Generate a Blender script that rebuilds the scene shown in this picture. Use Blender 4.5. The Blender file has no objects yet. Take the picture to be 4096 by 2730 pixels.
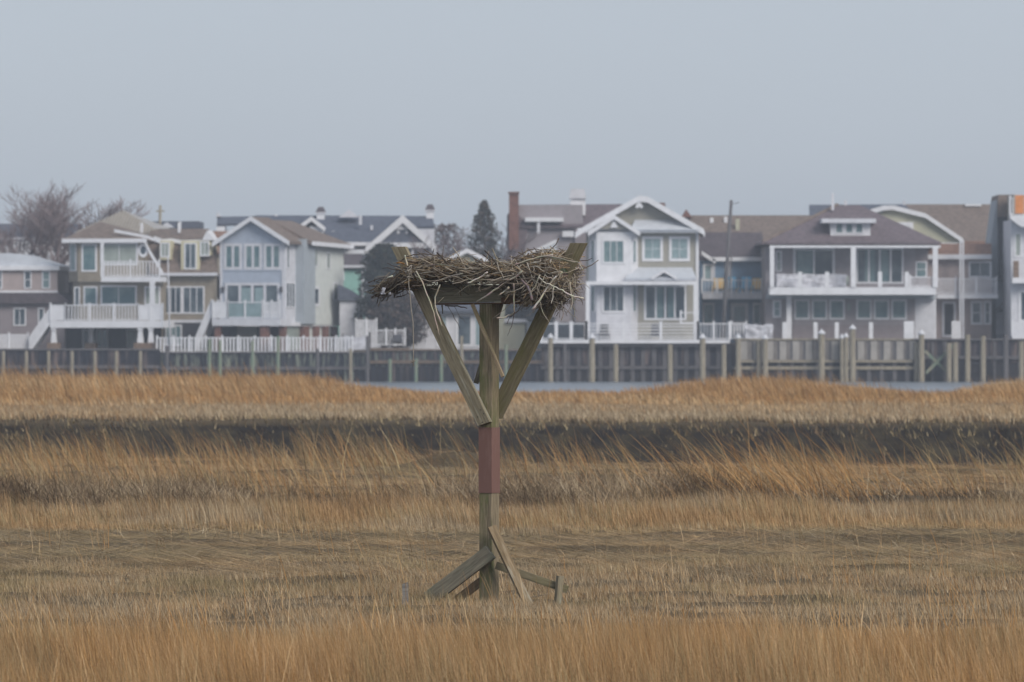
import bpy, bmesh, math, random
import numpy as np
from mathutils import Vector, Matrix, noise
R = math.radians
random.seed(7); rng = np.random.default_rng(11)
sc = bpy.context.scene
# ---------------- camera, sky, sun, exposure ----------------
F = 25440.0      # focal length in pixels of the 4096 px wide photograph
HZ = 1318.0      # image row of the horizon
CAMH = 2.6
cam_d = bpy.data.cameras.new('camera'); cam = bpy.data.objects.new('camera', cam_d)
sc.collection.objects.link(cam); sc.camera = cam
cam.location = (0, 0, CAMH); cam.rotation_euler = (R(90), 0, 0)
cam_d.sensor_width = 36; cam_d.lens = F * 36 / 4096
cam_d.shift_y = -(1365 - HZ) / 4096
cam_d.clip_start = 1; cam_d.clip_end = 9000
cam_d.dof.use_dof = True; cam_d.dof.focus_distance = 60; cam_d.dof.aperture_fstop = 7.0
SUN_AZ = 143.0   # degrees clockwise from +Y: the light comes from the right, behind the camera
SUN_EL = 33.0
world = bpy.data.worlds.new("World"); sc.world = world; world.use_nodes = True
wn, wl = world.node_tree.nodes, world.node_tree.links
bg = wn['Background']
sky = wn.new('ShaderNodeTexSky'); sky.sky_type = 'NISHITA'; sky.sun_disc = False
sky.sun_elevation = R(SUN_EL); sky.sun_rotation = R(SUN_AZ)
sky.air_density = 1.0; sky.dust_density = 1.2; sky.ozone_density = 2.0
cloud = wn.new('ShaderNodeRGB'); cloud.outputs[0].default_value = (5.02, 5.54, 6.36, 1)   # even high cloud sheet in front of the blue
mx = wn.new('ShaderNodeMix'); mx.data_type = 'RGBA'; mx.inputs[0].default_value = 0.86
wl.new(sky.outputs[0], mx.inputs[6]); 
ctc = wn.new('ShaderNodeTexCoord'); cmp_ = wn.new('ShaderNodeMapping'); cmp_.inputs['Scale'].default_value = (9, 9, 26)   # faint unevenness of the cloud sheet
cno = wn.new('ShaderNodeTexNoise'); cno.inputs['Scale'].default_value = 1.0; cno.inputs['Detail'].default_value = 3
wl.new(ctc.outputs['Generated'], cmp_.inputs[0]); wl.new(cmp_.outputs[0], cno.inputs[0])
cmr = wn.new('ShaderNodeMapRange'); cmr.inputs[3].default_value = .965; cmr.inputs[4].default_value = 1.035; wl.new(cno.outputs['Fac'], cmr.inputs[0])
csc = wn.new('ShaderNodeVectorMath'); csc.operation = 'SCALE'; wl.new(cloud.outputs[0], csc.inputs[0]); wl.new(cmr.outputs[0], csc.inputs['Scale'])
wl.new(csc.outputs[0], mx.inputs[7])
wl.new(mx.outputs[2], bg.inputs[0]); bg.inputs[1].default_value = 0.105
sd = bpy.data.lights.new('sun', 'SUN'); sun = bpy.data.objects.new('sun', sd); sc.collection.objects.link(sun)
sd.energy = 2.7; sd.angle = R(30); sd.color = (1.0, 0.95, 0.88)
az, el = R(SUN_AZ), R(SUN_EL)
sdir = Vector((math.sin(az) * math.cos(el), math.cos(az) * math.cos(el), math.sin(el)))
sun.rotation_euler = sdir.to_track_quat('Z', 'Y').to_euler()
sc.view_settings.view_transform = 'Standard'; sc.view_settings.look = 'None'
sc.view_settings.gamma = 1; sc.view_settings.exposure = 0.0
sc.render.engine = 'CYCLES'
sc.cycles.max_bounces = 5; sc.cycles.diffuse_bounces = 3; sc.cycles.glossy_bounces = 2
sc.cycles.transmission_bounces = 2; sc.cycles.transparent_max_bounces = 4; sc.cycles.volume_bounces = 0
sc.cycles.caustics_reflective = False; sc.cycles.caustics_refractive = False
sc.cycles.sample_clamp_indirect = 4

def WX(px, Y): return (px - 2048) * Y / F
def WZ(py, Y): return CAMH - (py - HZ) * Y / F

# ---------------- materials ----------------
def hexlin(h):
    return tuple(((c / 255) / 12.92 if c / 255 <= .04045 else ((c / 255 + .055) / 1.055) ** 2.4) for c in (int(h[i:i + 2], 16) for i in (0, 2, 4)))
def mat(name, col, rough=.75, var=.12, scale=3.0, siding=0, sidedir='Z', streak=None, bump=.15, spec=.3, metal=0, col2=None, stretch=(1, 1, 1), fac=(.42, .62)):
    m = bpy.data.materials.new(name); m.use_nodes = True
    n, l = m.node_tree.nodes, m.node_tree.links
    b = n['Principled BSDF']; b.inputs['Roughness'].default_value = rough
    b.inputs['Specular IOR Level'].default_value = spec; b.inputs['Metallic'].default_value = metal
    tc = n.new('ShaderNodeTexCoord'); mp = n.new('ShaderNodeMapping'); mp.inputs['Scale'].default_value = stretch
    l.new(tc.outputs['Object'], mp.inputs[0])
    no = n.new('ShaderNodeTexNoise'); no.inputs['Scale'].default_value = scale; no.inputs['Detail'].default_value = 6; no.inputs['Roughness'].default_value = .65
    l.new(mp.outputs[0], no.inputs['Vector'])
    mr = n.new('ShaderNodeMapRange'); mr.inputs[1].default_value = fac[0]; mr.inputs[2].default_value = fac[1]; mr.clamp = True
    l.new(no.outputs['Fac'], mr.inputs[0])
    mixn = n.new('ShaderNodeMix'); mixn.data_type = 'RGBA'
    l.new(mr.outputs[0], mixn.inputs[0])
    c2 = col2 if col2 else tuple(c * (1 - 2 * var) for c in col)
    mixn.inputs[6].default_value = (*col, 1); mixn.inputs[7].default_value = (*c2, 1)
    out = mixn.outputs[2]; hsrc = no.outputs['Fac']
    if siding:
        sp = n.new('ShaderNodeSeparateXYZ'); l.new(tc.outputs['Object'], sp.inputs[0])
        md = n.new('ShaderNodeMath'); md.operation = 'MULTIPLY'; md.inputs[1].default_value = 1 / siding; l.new(sp.outputs[sidedir], md.inputs[0])
        fr = n.new('ShaderNodeMath'); fr.operation = 'FRACT'; l.new(md.outputs[0], fr.inputs[0])
        ad = n.new('ShaderNodeMath'); ad.operation = 'MULTIPLY_ADD'; ad.inputs[1].default_value = .15; l.new(no.outputs['Fac'], ad.inputs[0]); l.new(fr.outputs[0], ad.inputs[2])
        hsrc = ad.outputs[0]
    bp = n.new('ShaderNodeBump'); bp.inputs['Strength'].default_value = bump if not siding else .6; bp.inputs['Distance'].default_value = .02
    l.new(hsrc, bp.inputs['Height']); l.new(bp.outputs[0], b.inputs['Normal'])
    l.new(out, b.inputs['Base Color'])
    return m
def wood(name, a, b_, moss=None, mossamt=.5, scale=9, rough=.85, pale=None):
    """sawn timber with the grain along the object's X axis, green algae and pale wear in patches"""
    m = bpy.data.materials.new(name); m.use_nodes = True
    n, l = m.node_tree.nodes, m.node_tree.links
    p = n['Principled BSDF']; p.inputs['Roughness'].default_value = rough; p.inputs['Specular IOR Level'].default_value = .2
    tc = n.new('ShaderNodeTexCoord'); oi = n.new('ShaderNodeObjectInfo')
    va = n.new('ShaderNodeVectorMath'); va.operation = 'ADD'; l.new(tc.outputs['Object'], va.inputs[0])
    cb = n.new('ShaderNodeCombineXYZ'); mu = n.new('ShaderNodeMath'); mu.operation = 'MULTIPLY'; mu.inputs[1].default_value = 37
    l.new(oi.outputs['Random'], mu.inputs[0]); l.new(mu.outputs[0], cb.inputs[1]); l.new(mu.outputs[0], cb.inputs[0]); l.new(cb.outputs[0], va.inputs[1])
    mp = n.new('ShaderNodeMapping'); mp.inputs['Scale'].default_value = (.9, 14, 14); l.new(va.outputs[0], mp.inputs[0])
    g = n.new('ShaderNodeTexNoise'); g.inputs['Scale'].default_value = 5; g.inputs['Detail'].default_value = 8; g.inputs['Roughness'].default_value = .7; l.new(mp.outputs[0], g.inputs[0])
    rp = n.new('ShaderNodeValToRGB'); rp.color_ramp.elements[0].position = .32; rp.color_ramp.elements[1].position = .68
    rp.color_ramp.elements[0].color = (*[c * .55 for c in b_], 1); rp.color_ramp.elements[1].color = (*a, 1)
    e = rp.color_ramp.elements.new(.47); e.color = (*b_, 1)
    l.new(g.outputs['Fac'], rp.inputs[0]); out = rp.outputs[0]
    def patch(out, col, amt, sc_, st):
        mp2 = n.new('ShaderNodeMapping'); mp2.inputs['Scale'].default_value = st; l.new(va.outputs[0], mp2.inputs[0])
        q = n.new('ShaderNodeTexNoise'); q.inputs['Scale'].default_value = sc_; q.inputs['Detail'].default_value = 6; q.inputs['Roughness'].default_value = .7
        l.new(mp2.outputs[0], q.inputs[0])
        r = n.new('ShaderNodeMapRange'); r.inputs[1].default_value = .62 - .24 * amt; r.inputs[2].default_value = .82 - .24 * amt; l.new(q.outputs['Fac'], r.inputs[0])
        x = n.new('ShaderNodeMix'); x.data_type = 'RGBA'; l.new(r.outputs[0], x.inputs[0]); l.new(out, x.inputs[6]); x.inputs[7].default_value = (*col, 1)
        return x.outputs[2]
    if moss: out = patch(out, moss, mossamt, 3.2, (.5, 2, 2))
    if pale: out = patch(out, pale, .28, 5, (.35, 4, 4))
    out = patch(out, (.028, .023, .018), .06, 4.5, (.30, 26, 26))   # drying cracks
    out = patch(out, (.05, .038, .025), -.22, 7, (2.2, 5, 5))       # knots
    l.new(out, p.inputs['Base Color'])
    bp = n.new('ShaderNodeBump'); bp.inputs['Strength'].default_value = .5; bp.inputs['Distance'].default_value = .006
    l.new(g.outputs['Fac'], bp.inputs['Height']); l.new(bp.outputs[0], p.inputs['Normal'])
    return m
def attrmat(name, rough=.8, transl=.10):
    m = bpy.data.materials.new(name); m.use_nodes = True
    n, l = m.node_tree.nodes, m.node_tree.links
    p = n['Principled BSDF']; p.inputs['Roughness'].default_value = rough; p.inputs['Specular IOR Level'].default_value = .15
    at = n.new('ShaderNodeAttribute'); at.attribute_name = 'Col'
    l.new(at.outputs['Color'], p.inputs['Base Color'])
    if transl:
        t = n.new('ShaderNodeBsdfTranslucent'); l.new(at.outputs['Color'], t.inputs[0])
        x = n.new('ShaderNodeMixShader'); x.inputs[0].default_value = transl
        l.new(p.outputs[0], x.inputs[1]); l.new(t.outputs[0], x.inputs[2]); l.new(x.outputs[0], n['Material Output'].inputs[0])
    return m
M = {}
M['white'] = mat('white_paint', (.72, .72, .75), .6, .05, 2)
M['white2'] = mat('off_white_paint', (.62, .62, .66), .65, .07, 2)
M['cream'] = mat('cream_paint', (.60, .55, .38), .7, .08)
M['glass'] = mat('window_glass_dark', (.035, .055, .075), .12, .2, .5, spec=.5, bump=0, col2=(.11, .14, .16), fac=(.45, .6))
M['teal'] = mat('window_glass_teal', (.08, .15, .17), .15, .2, .5, spec=.5, bump=0, col2=(.17, .24, .25), fac=(.45, .6))
M['pale_teal'] = mat('window_glass_blinds', (.25, .34, .36), .25, .12, 1.2, spec=.5, bump=0)
M['blind'] = mat('window_glass_pale_blinds', (.33, .37, .34), .25, .12, 1.2, spec=.5, bump=0)
M['tan_wall'] = mat('tan_siding', (0.295, 0.252, 0.197), .8, .08, 2, siding=.16)
M['mauve_wall'] = mat('mauve_siding', (0.423, 0.350, 0.337), .8, .06, 2, siding=.16)
M['dusk_wall'] = mat('grey_mauve_siding', (0.264, 0.228, 0.240), .8, .06, 2, siding=.16)
M['blue_wall'] = mat('blue_grey_siding', (0.411, 0.459, 0.545), .8, .05, 2, siding=.15)
M['side_wall'] = mat('pale_green_grey_siding', (0.642, 0.667, 0.642), .8, .05, 2, siding=.2)
M['chase_wall'] = mat('slate_blue_siding', (0.374, 0.411, 0.447), .8, .05, 2, siding=.2)
M['mint_wall'] = mat('mint_green_siding', (0.276, 0.496, 0.435), .8, .05, 2, siding=.25)
M['olive_wall'] = mat('pale_olive_siding', (0.472, 0.459, 0.350), .8, .05, 2, siding=.15)
M['taupe_wall'] = mat('taupe_siding', (0.337, 0.319, 0.276), .8, .05, 2, siding=.15)
M['deep_blue'] = mat('deep_blue_siding', (0.191, 0.289, 0.411), .8, .06, 2, siding=.2)
M['plum_wall'] = mat('plum_grey_siding', (0.313, 0.283, 0.301), .8, .06, 2, siding=.18)
M['dark_wall'] = mat('dark_shade_wall', (.05, .048, .055), .9, .15, 2)  # near black for dark walls; paints in the shade of open ground floors
M['brown_roof'] = mat('brown_shingles', (0.209, 0.161, 0.136), .9, .18, 3, siding=.22)
M['grey_roof'] = mat('slate_grey_shingles', (0.112, 0.124, 0.161), .9, .15, 3, siding=.22)
M['mauve_roof'] = mat('mauve_shingles', (0.173, 0.136, 0.148), .9, .18, 3, siding=.25)
M['dark_roof'] = mat('dark_brown_shingles', (0.106, 0.087, 0.096), .9, .15, 3, siding=.25)
M['rust_roof'] = mat('rust_brown_shingles', (0.264, 0.154, 0.112), .9, .15, 3, siding=.25)
M['metal_roof'] = mat('taupe_standing_seam_metal', (0.386, 0.356, 0.325), .45, .08, 2, spec=.5)
M['pale_metal'] = mat('pale_standing_seam_metal', (0.569, 0.594, 0.642), .4, .06, 2, spec=.5)
M['brick'] = mat('red_brick', (.24, .12, .095), .9, .2, 6, siding=.08)
M['tan_brick'] = mat('tan_brick', (.27, .19, .14), .9, .2, 6, siding=.1)
M['black_timber'] = mat('creosoted_timber', (.014, .015, .022), .85, .25, 2, stretch=(2.5, 2.5, .4), col2=(.035, .03, .03))
M['panel'] = mat('taupe_vinyl_sheet', (.27, .245, .225), .7, .12, 1.2)
M['pile'] = mat('pale_piling_timber', (.33, .285, .215), .9, .2, 3, stretch=(3, 3, .5))
M['green_pile'] = mat('algae_stained_piling', (.15, .22, .16), .9, .15, 2, stretch=(3, 3, .5), col2=(.27, .25, .18))
M['grey_pile'] = mat('grey_piling_timber', (.14, .13, .135), .9, .2, 3, stretch=(3, 3, .5))
M['cap'] = mat('white_piling_cap', (.62, .62, .65), .5, .05)
M['deckwood'] = mat('brown_deck_timber', (.17, .125, .095), .9, .15, 3)
M['yellow'] = mat('yellow_plastic', (.85, .55, .14), .5, .05)
M['sky_plastic'] = mat('sky_blue_plastic', (.16, .48, .72), .5, .05)
M['orange'] = mat('orange_cloth', (.70, .26, .08), .7, .1)
M['cloth'] = mat('grey_white_cover_cloth', (.62, .62, .67), .8, .2, 2.5, bump=.8)
M['dark_plastic'] = mat('dark_garden_plastic', (.06, .06, .07), .6, .1)
M['concrete'] = mat('grey_concrete', (.3, .3, .3), .9, .1)

# ---------------- mesh building ----------------
class MB:
    def __init__(s): s.v = []; s.f = []
    def add(s, vs, fs):
        o = len(s.v); s.v += [tuple(v) for v in vs]; s.f += [tuple(i + o for i in f) for f in fs]; return s
    def hexa(s, p):  # 8 points: bottom ring 0-3, top ring 4-7
        return s.add(p, [(0, 3, 2, 1), (4, 5, 6, 7), (0, 1, 5, 4), (1, 2, 6, 5), (2, 3, 7, 6), (3, 0, 4, 7)])
    def box(s, x0, x1, y0, y1, z0, z1):
        return s.hexa([(x0, y0, z0), (x1, y0, z0), (x1, y1, z0), (x0, y1, z0), (x0, y0, z1), (x1, y0, z1), (x1, y1, z1), (x0, y1, z1)])
    def ext(s, ring0, ring1):
        n = len(ring0)
        return s.add(list(ring0) + list(ring1), [tuple(range(n))[::-1], tuple(range(n, 2 * n))] + [(i, (i + 1) % n, n + (i + 1) % n, n + i) for i in range(n)])
    def tube(s, pts, rads, sides=6, caps=True):
        pts = [Vector(p) for p in pts]; n = len(pts)
        if not isinstance(rads, (list, tuple)): rads = [rads] * n
        o = len(s.v); up = None
        for i, p in enumerate(pts):
            t = (pts[min(i + 1, n - 1)] - pts[max(i - 1, 0)])
            if t.length < 1e-9: t = Vector((0, 0, 1))
            t.normalize()
            a = t.cross(Vector((0, 0, 1)) if abs(t.z) < .95 else Vector((1, 0, 0))).normalized() if up is None else (up - t * up.dot(t)).normalized()
            up = a; b = t.cross(a)
            for k in range(sides):
                q = 2 * math.pi * k / sides
                s.v.append(tuple(p + (a * math.cos(q) + b * math.sin(q)) * rads[i]))
        for i in range(n - 1):
            for k in range(sides):
                k2 = (k + 1) % sides
                s.f.append((o + i * sides + k, o + i * sides + k2, o + (i + 1) * sides + k2, o + (i + 1) * sides + k))
        if caps:
            s.f.append(tuple(o + k for k in range(sides))[::-1]); s.f.append(tuple(o + (n - 1) * sides + k for k in range(sides)))
        return s
    def build(s, name, m, parent=None, smooth=False, sub=None):
        me = bpy.data.meshes.new(name); v = s.v
        if sub is not None: v = [(a[0] - sub[0], a[1] - sub[1], a[2] - sub[2]) for a in v]
        me.from_pydata(v, [], s.f); me.update()
        bm = bmesh.new(); bm.from_mesh(me); bmesh.ops.recalc_face_normals(bm, faces=bm.faces); bm.to_mesh(me); bm.free()
        if smooth: me.polygons.foreach_set('use_smooth', [True] * len(me.polygons))
        if m: me.materials.append(m)
        o = bpy.data.objects.new(name, me); sc.collection.objects.link(o)
        if parent: o.parent = parent
        return o
def tag(o, label=None, cat=None, group=None, kind=None):
    if label: o['label'] = label
    if cat: o['category'] = cat
    if group: o['group'] = group
    if kind: o['kind'] = kind
    return o
def empty(name, loc, rz=0, label=None, cat=None, group=None):
    o = bpy.data.objects.new(name, None); sc.collection.objects.link(o); o.location = loc; o.rotation_euler = (0, 0, rz)
    return tag(o, label, cat, group)

class House:
    """A thing with a local frame: u along its front, v into its depth, z up; turned by a so the right side shows."""
    def __init__(s, name, label, cat, px, py, Y, a=0, group=None):
        s.a = R(a); s.ca, s.sa = math.cos(s.a), math.sin(s.a)
        s.X0, s.Y0, s.z0 = WX(px, Y), Y, WZ(py, Y)
        s.root = empty(name, (s.X0, s.Y0, s.z0), -s.a, label, cat, group)
        s.front = s.face(0, 0, 1, 0)
    def face(s, u0, v0, du, dv): return Face(s, u0, v0, du, dv)
    def fr(s, v): return Face(s, 0, v, 1, 0)
    def side(s, u): return Face(s, u, 0, 0, 1)
    def build(s, name, mb, m, parent=None, smooth=False): return mb.build(name, M[m] if isinstance(m, str) else m, parent or s.root, smooth)
    def box(s, name, u0, u1, v0, v1, z0, z1, m, parent=None): return s.build(name, MB().box(u0, u1, v0, v1, z0, z1), m, parent)
    def solid(s, name, pts, faces, m, parent=None): return s.build(name, MB().add(pts, faces), m, parent)
    def hip(s, name, u0, u1, v0, v1, z0, ridge, m, thick=.15):
        (a0, b0, za), (a1, b1, zb) = ridge
        p = [(u0, v0, z0 - thick), (u1, v0, z0 - thick), (u1, v1, z0 - thick), (u0, v1, z0 - thick), (u0, v0, z0), (u1, v0, z0), (u1, v1, z0), (u0, v1, z0), (a0, b0, za), (a1, b1, zb)]
        f = [(0, 3, 2, 1), (0, 1, 5, 4), (1, 2, 6, 5), (2, 3, 7, 6), (3, 0, 4, 7), (4, 5, 9, 8), (6, 7, 8, 9)]
        if (Vector(ridge[0]) - Vector(ridge[1])).length < .01:
            p = p[:9]; f = f[:5] + [(4, 5, 8), (5, 6, 8), (6, 7, 8), (7, 4, 8)]
        else: f += [(5, 6, 9), (7, 4, 8)]
        return s.solid(name, p, f, m)
class Face:
    def __init__(s, h, u0, v0, du, dv):
        s.h = h; L = math.hypot(du, dv); s.u0, s.v0, s.du, s.dv = u0, v0, du / L, dv / L
    def L(s, a, n, z): return (s.u0 + a * s.du + n * s.dv, s.v0 + a * s.dv - n * s.du, z)
    def s(s, px):
        h = s.h; k = (px - 2048) / F
        X = h.X0 + h.ca * s.u0 + h.sa * s.v0; Y = h.Y0 - h.sa * s.u0 + h.ca * s.v0
        dX = h.ca * s.du + h.sa * s.dv; dY = -h.sa * s.du + h.ca * s.dv
        return (k * Y - X) / (dX - k * dY)
    def z(s, py, px):
        h = s.h; a = s.s(px); u = s.u0 + a * s.du; v = s.v0 + a * s.dv
        return WZ(py, h.Y0 - h.sa * u + h.ca * v) - h.z0
    def q(s, x0, x1, y0, y1):
        xm = (x0 + x1) / 2
        return s.s(x0), s.s(x1), s.z(y1, xm), s.z(y0, xm)
    def mbbox(s, mb, a0, a1, z0, z1, n0, n1):
        return mb.hexa([s.L(a0, n1, z0), s.L(a1, n1, z0), s.L(a1, n0, z0), s.L(a0, n0, z0), s.L(a0, n1, z1), s.L(a1, n1, z1), s.L(a1, n0, z1), s.L(a0, n0, z1)])
    def box(s, name, x0, x1, y0, y1, n0, n1, m, parent=None):
        a0, a1, z0, z1 = s.q(x0, x1, y0, y1)
        return s.h.build(name, s.mbbox(MB(), a0, a1, z0, z1, n0, n1), m, parent)
    def boxes(s, name, L, n0, n1, m, parent=None):
        mb = MB()
        for x0, x1, y0, y1 in L: s.mbbox(mb, *s.q(x0, x1, y0, y1), n0, n1)
        return s.h.build(name, mb, m, parent)
    def each(s, name, L, n0, n1, m, parent=None):
        for x0, x1, y0, y1 in L: s.box(name, x0, x1, y0, y1, n0, n1, m, parent)
    def poly(s, name, pts, n0, n1, m, parent=None):
        P = [(s.s(x), s.z(y, x)) for x, y in pts]
        return s.h.build(name, MB().ext([s.L(a, n0, z) for a, z in P], [s.L(a, n1, z) for a, z in P]), m, parent)
    def strip(s, name, pts, th, n0, n1, m, parent=None, up=True):
        """board following a polyline (px,py) along the top, th metres deep"""
        P = [(s.s(x), s.z(y, x)) for x, y in pts]; mb = MB()
        for (a, z), (b, w) in zip(P[:-1], P[1:]):
            mb.hexa([s.L(a, n1, z - th), s.L(b, n1, w - th), s.L(b, n0, w - th), s.L(a, n0, z - th), s.L(a, n1, z), s.L(b, n1, w), s.L(b, n0, w), s.L(a, n0, z)])
        return s.h.build(name, mb, m, parent)
    def win(s, x0, x1, y0, y1, glass='glass', cols=1, rows=1, fr=.09, n=0.0, name='window', trim='white', sill=False, bar=.05):
        """window: frame proud of the wall, recessed pane as its child; x,y are the outer edge of the frame"""
        a0, a1, z0, z1 = s.q(x0, x1, y0, y1); mb = MB()
        for c in range(cols + 1):
            w = fr if c in (0, cols) else bar
            a = a0 + (a1 - a0 - fr) * c / cols if c in (0, cols) else a0 + fr + (a1 - a0 - 2 * fr) * c / cols - w / 2
            s.mbbox(mb, a, a + w, z0, z1, n - .01, n + .06)
        for r_ in range(rows + 1):
            w = fr if r_ in (0, rows) else bar
            z = z0 + (z1 - z0 - fr) * r_ / rows if r_ in (0, rows) else z0 + fr + (z1 - z0 - 2 * fr) * r_ / rows - w / 2
            s.mbbox(mb, a0 + .003, a1 - .003, z, z + w, n - .012, n + .057 if r_ in (0, rows) else n + .045)
        o = s.h.build(name, mb, trim)
        s.h.build('pane', s.mbbox(MB(), a0 + fr * .8, a1 - fr * .8, z0 + fr * .8, z1 - fr * .8, n - .02, n + .02), glass, o)
        return o
    def rail(s, x0, x1, y0, y1, n=0, bal=.13, posts=3, th=.05, name='railing', m='white', bw=.045, mid=False, py1b=None, pw=.12):
        a0, a1, z0, z1 = s.q(x0, x1, y0, y1); mb = MB()
        s.mbbox(mb, a0, a1, z1 - .07, z1, n - .04, n + .04); s.mbbox(mb, a0, a1, z0 + .04, z0 + .11, n - .03, n + .03)
        if bal:
            k = max(1, int((a1 - a0) / bal))
            for i in range(1, k):
                a = a0 + (a1 - a0) * i / k; s.mbbox(mb, a - bw / 2, a + bw / 2, z0 + .1, z1 - .06, n - .02, n + .02)
        if mid == 'solid': s.mbbox(mb, a0, a1, z0 + .1, z1 - .06, n - .015, n + .015)
        if mid == 'bars':
            for i in range(1, 5): z = z0 + (z1 - z0) * i / 5; s.mbbox(mb, a0, a1, z - .035, z + .035, n - .02, n + .02)
        o = s.h.build(name, mb, m)
        for i in range(posts):
            a = a0 + (a1 - a0) * i / max(1, posts - 1); pm = MB()
            s.mbbox(pm, a - pw / 2, a + pw / 2, z0, z1 + .10, n - .062, n + .062); s.mbbox(pm, a - pw * .7, a + pw * .7, z1 + .10, z1 + .14, n - .08, n + .08)
            s.h.build('railing_post', pm, m, o)
        return o
# ---------------- land and water ----------------
def vnoise(x, y, s, seed):
    r = np.random.default_rng(seed).random((257, 257)); x = np.asarray(x) / s; y = np.asarray(y) / s
    xi = np.floor(x).astype(int); yi = np.floor(y).astype(int); fx = x - xi; fy = y - yi
    fx = fx * fx * (3 - 2 * fx); fy = fy * fy * (3 - 2 * fy); g = lambda a, b: r[a % 257, b % 257]
    return (g(xi, yi) * (1 - fx) + g(xi + 1, yi) * fx) * (1 - fy) + (g(xi, yi + 1) * (1 - fx) + g(xi + 1, yi + 1) * fx) * fy
def sstep(a, b, x): t = np.clip((np.asarray(x) - a) / (b - a), 0, 1); return t * t * (3 - 2 * t)
def near_edge(X): return 122.8 - 3.6 * np.tanh((X - 1) / 5.0) + 1.6 * (vnoise(X, X * 0, 2.5, 3) - .5)
def bank_top(X): return 178.0 + 1.6 * (vnoise(X, X * 0, 6, 5) - .5) + .7 * (vnoise(X, X * 0, 1.2, 8) - .5) - .12 * np.clip(X, -20, 20)
def ss2(a, b, x): return 1 - sstep(b, a, x)
def bump(X): return ss2(-2.5, -9.5, X) + .8 * sstep(3.5, 10, X) * ss2(16.0, 10.5, X) + .7 * sstep(15, 20, X)
def marsh_edge(X): return 235 + 22 * bump(X) + 6 * (vnoise(X, X * 0, 4, 6) - .5)
def ground(X, Y):
    X = np.asarray(X, float); Y = np.asarray(Y, float)
    z = .10 * (vnoise(X, Y, 2.2, 21) - .5) + .08 * (vnoise(X, Y, .6, 22) - .5)
    for mx_, my_, mh_, mr_ in ((-7.6, 90, .38, 1.1), (-4.7, 95, .24, .9), (-1.0, 119.5, .30, .9), (3.6, 92, .15, 2.0)): z = z + mh_ * np.exp(-(((X - mx_) / mr_) ** 2 + ((Y - my_) / 1.4) ** 2))
    z = z + .16 * np.exp(-((Y - 93 - 1.2 * np.sin(X * .5)) / 3.5) ** 2) * vnoise(X, Y, 2.0, 23)        # wrack line
    ne, bt, me_ = near_edge(X), bank_top(X), marsh_edge(X)
    c = -1.45 * sstep(0, 3.0, Y - ne) * (1 - sstep(-3.4, .2, Y - bt))
    rough = (vnoise(X, Y, .5, 31) - .5) * .35 + (vnoise(X * 1, Y, 1.6, 32) - .5) * .5
    c = c + rough * sstep(-5, -3, Y - bt) * (1 - sstep(-1.5, -.2, Y - bt)) * .6
    w = -2.0 * sstep(0, 5, Y - me_)
    z = z + c + w
    land = 1.05 + 0 * X
    return np.where(Y > 465.0, land, z)
def dist_ws(f, a, b, step):
    out = [a]
    while out[-1] < b: out.append(out[-1] + step(out[-1]))
    return np.array(out)
ys = np.concatenate([[-60, -20, 0, 15, 25, 32], dist_ws(0, 36, 200, lambda y: .3), dist_ws(0, 200.3, 290, lambda y: 1.5), [300, 340, 380, 420, 455, 464.99, 465.01, 480, 520, 600, 800, 1200, 1500, 2500]])
xs = np.concatenate([[-3000, -1200, -500, -200, -110, -70, -50], np.arange(-40, -18, 1.0), np.arange(-18, 18, .3), np.arange(18, 40, 1.0), [50, 70, 110, 200, 500, 1200, 3000]])
XX, YY = np.meshgrid(xs, ys); ZZ = ground(XX, YY)
ZZ[YY < 36] = 0
def gridmesh(name, XX, YY, ZZ, m):
    ny, nx = XX.shape; co = np.stack([XX, YY, ZZ], -1).reshape(-1, 3)
    i = (np.arange(ny - 1)[:, None] * nx + np.arange(nx - 1)[None, :]).ravel()
    fa = np.stack([i, i + 1, i + nx + 1, i + nx], 1)
    me = bpy.data.meshes.new(name); me.vertices.add(len(co)); me.vertices.foreach_set('co', co.ravel())
    me.loops.add(fa.size); me.loops.foreach_set('vertex_index', fa.ravel()); me.polygons.add(len(fa))
    me.polygons.foreach_set('loop_start', np.arange(0, fa.size, 4)); me.polygons.foreach_set('loop_total', np.full(len(fa), 4))
    me.update(calc_edges=True); me.validate(); me.polygons.foreach_set('use_smooth', [True] * len(fa)); me.materials.append(m)
    o = bpy.data.objects.new(name, me); sc.collection.objects.link(o); return o
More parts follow.
